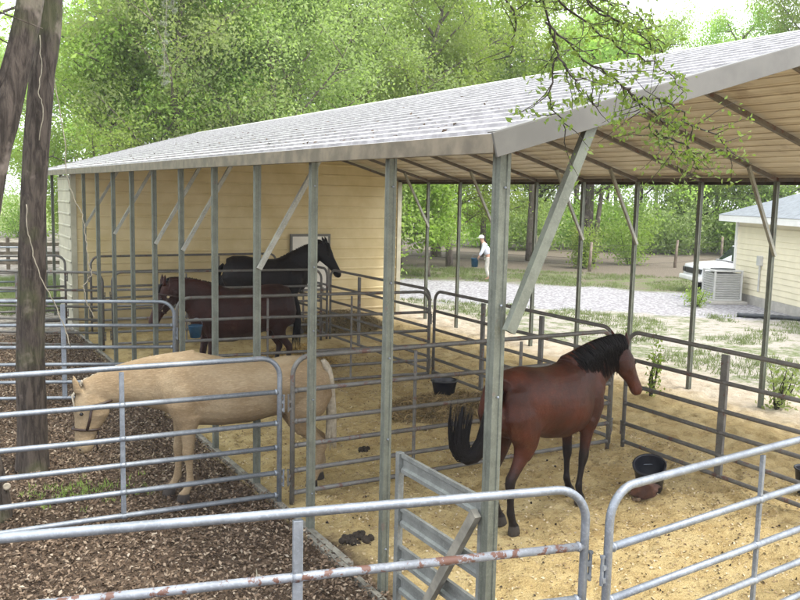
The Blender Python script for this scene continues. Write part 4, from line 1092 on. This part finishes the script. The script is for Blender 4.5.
hanging('leafy_branch', [
    [(-.95,-1.3,5.6),(-.78,-1.05,4.75),(-.50,-1.0,4.14),(-.26,-1.0,3.99),(.0,-1.0,3.89),(.14,-.98,3.83),(.30,-.96,3.67),(.52,-.95,3.56),(.68,-.95,3.47)],
    [(-.78,-1.05,4.75),(-.46,-1.0,4.40),(-.22,-1.05,4.22),(.02,-1.1,4.12),(.18,-1.1,4.06)],
    [(-.46,-1.0,4.40),(-.1,-.95,4.32),(.12,-.9,4.30),(.30,-.9,4.24)],
    [(-.50,-1.0,4.14),(-.44,-1.05,3.96),(-.34,-1.05,3.84),(-.20,-1.05,3.76)],
    [(.14,-.98,3.83),(.32,-1.0,3.84),(.52,-.95,3.78),(.66,-.9,3.70)],
    [(.30,-.96,3.67),(.52,-.9,3.64),(.72,-.9,3.56),(.86,-.9,3.52)],
    [(-.95,-1.3,5.6),(-.9,-1.1,4.9),(-.72,-1.05,4.45),(-.62,-1.05,4.22)],
    [(-.9,-1.1,4.9),(-.85,-1.0,4.33),(-.70,-1.0,4.15),(-.73,-1.0,3.97)],
    [(-.78,-1.05,4.75),(-.40,-.95,4.28),(-.1,-1.0,4.10),(.28,-.95,4.03),(.58,-.9,3.92)],
    [(.0,-1.0,3.89),(.35,-.95,3.74),(.8,-.95,3.69),(.99,-.9,3.56)],
    [(-.46,-1.0,4.40),(-.1,-.9,4.28),(.2,-.9,4.19),(.5,-.85,4.15)],
    [(-.50,-1.0,4.14),(-.4,-.95,4.01),(-.43,-.95,3.78),(-.28,-.9,3.65)]],
    'leafy green twigs hanging in front of the barn roof at the top right', M['twig'], M['leafD'], .034, 2600, .16, rmax=.0055)
hanging('spanish_moss', [[(1.0,13.2,9.5),(1.35,13.2,8.2),(1.38,13.2,7.0),(1.33,13.2,6.2),(1.30,13.2,5.35)], [(1.2,13.25,9.0),(1.55,13.2,7.8),(1.5,13.2,6.8)]],
    'grey strand of hanging moss above the barn roof', M['vine'], M['moss'], .11, 1100, .09, 'moss', .01, 'strands', 4, .14)
def vine(pts, label, r=.008):
    m = MB(); P = [Vector(p) for p in pts]; sm = []; rr = random.Random(len(pts))
    for i in range(len(P)-1):
        for k in range(6): sm.append(P[i].lerp(P[i+1], k/6)+Vector((rr.uniform(-1,1), 0, rr.uniform(-1,1)))*.008)
    sm.append(P[-1]); o0 = sm[0].copy(); m.tube([p-o0 for p in sm], r, 6); o = m.build('vine', M['vine'], None, True); o.location = o0; lbl(o, label, 'vine')
vine([(-1.75,6.6,4.9),(-1.6,6.6,3.9),(-1.59,6.6,3.47),(-1.55,6.6,3.25),(-1.42,6.6,2.96),(-1.38,6.6,2.65),(-1.36,6.6,2.39),(-1.32,6.6,2.23),(-1.42,6.6,2.1),(-1.40,6.6,1.9),(-1.3,6.6,1.69)], 'pale dangling vine against the dark corner of the barn', .006)
vine([(-2.13,5.80,3.1),(-2.13,5.78,2.82),(-2.08,5.78,2.54),(-2.0,5.76,2.26),(-1.87,5.76,1.98),(-1.79,5.76,1.75),(-1.72,5.76,1.5)], 'thin pale vine slanting across the straight trunk', .006)
vine([(-1.95,5.80,4.9),(-1.94,5.80,4.52),(-1.98,5.80,4.32),(-1.93,5.80,4.12),(-1.98,5.82,3.79)], 'short wavy vine on the upper part of the straight trunk', .005)
# fallen twigs on the litter
rr = random.Random(12)
for n, (x, y, a, L) in enumerate([(-1.35,1.2,.5,.35),(-2.1,1.6,2.4,.5),(-1.9,.9,.1,.42),(-.9,2.0,1.1,.3)]):
    m = MB(); P = limb_path((0,0,0), (math.cos(a), math.sin(a), 0), L, rr, 5, .12); P = [Vector((p.x,p.y,.012)) for p in P]
    m.tube(P, [.008,.007,.006,.005,.004,.002], 6); o = m.build('fallen_twig', M['vine'], None, True); o.location = (x, y, .07)
    lbl(o, 'thin pale twig on the mulch below the near left panel, %s' % ['the one nearest the upright','the longest one','the lowest one','the one nearest the barn'][n], 'twig')

# ------------------------------------------------------------------ camera, light
cam = bpy.data.cameras.new('camera'); co = bpy.data.objects.new('camera', cam); COL.objects.link(co); S.camera = co
cam.sensor_width = 36; cam.lens = 868.533/800*36; cam.clip_end = 2000; cam.clip_start = .05
r = Vector((.86906974,-.49421753,.02160597)); u = Vector((.04157834,.11649633,.99232044)); f = Vector((.49293917,.86149732,-.12179218))
mw = Matrix((( r.x,u.x,-f.x,-3.30215625),(r.y,u.y,-f.y,-4.48160358),(r.z,u.z,-f.z,3.3),(0,0,0,1)))
co.matrix_world = mw
w = bpy.data.worlds.new('World'); S.world = w; w.use_nodes = True; nt = w.node_tree
sky = nt.nodes.new('ShaderNodeTexSky'); sky.sky_type = 'NISHITA'; sky.sun_disc = False
SD = Vector((.30, -.42, 0)).normalized(); EL = 62
sky.sun_elevation = A(EL); sky.sun_rotation = math.atan2(SD.x, SD.y)
sky.air_density = 1.0; sky.dust_density = 5.0; sky.ozone_density = 1.0; sky.altitude = 0
bg = nt.nodes['Background']; bg.inputs[1].default_value = .13; tc = nt.nodes.new('ShaderNodeTexCoord'); nz = nt.nodes.new('ShaderNodeTexNoise'); nz.inputs['Scale'].default_value = 2.2; nz.inputs['Detail'].default_value = 5
nt.links.new(tc.outputs['Generated'], nz.inputs['Vector'])
mr = nt.nodes.new('ShaderNodeMapRange'); mr.inputs['From Min'].default_value = .3; mr.inputs['From Max'].default_value = .6; mr.inputs['To Min'].default_value = .55; mr.inputs['To Max'].default_value = 1.
nt.links.new(nz.outputs['Fac'], mr.inputs['Value'])
mx = nt.nodes.new('ShaderNodeMix'); mx.data_type = 'RGBA'; nt.links.new(mr.outputs[0], mx.inputs[0]); nt.links.new(sky.outputs[0], mx.inputs[6]); mx.inputs[7].default_value = (7.2, 7.4, 7.9, 1)
nt.links.new(mx.outputs[2], bg.inputs[0])
sl = bpy.data.lights.new('sun', 'SUN'); sl.energy = 1.1; sl.angle = A(14); sl.color = (1, .95, .86)
so = bpy.data.objects.new('sun', sl); COL.objects.link(so)
d = Vector((SD.x*math.cos(A(EL)), SD.y*math.cos(A(EL)), math.sin(A(EL))))
so.rotation_euler = d.to_track_quat('Z', 'Y').to_euler(); so.location = d*60
S.view_settings.view_transform = 'Standard'; S.view_settings.look = 'None'; S.view_settings.gamma = 1; S.view_settings.use_curve_mapping = False
hz = bpy.data.materials.new('hazy_air'); hz.use_nodes = True; hn_ = hz.node_tree; hn_.nodes.clear()
ho = hn_.nodes.new('ShaderNodeOutputMaterial'); pv = hn_.nodes.new('ShaderNodeVolumePrincipled'); pv.inputs['Density'].default_value = .0007; pv.inputs['Color'].default_value = (.93,.95,1,1)
hn_.links.new(pv.outputs[0], ho.inputs['Volume'])
m = MB(); m.box((50, 80, 14.5), (420, 440, 31)); o = m.build('haze', hz); tag(o, 'thin pale summer haze over the whole yard', 'haze', kind='stuff')
S.cycles.volume_bounces = 0
S.view_settings.exposure = 1.78
S.cycles.use_denoising = True; S.cycles.max_bounces = 8; S.cycles.transparent_max_bounces = 4
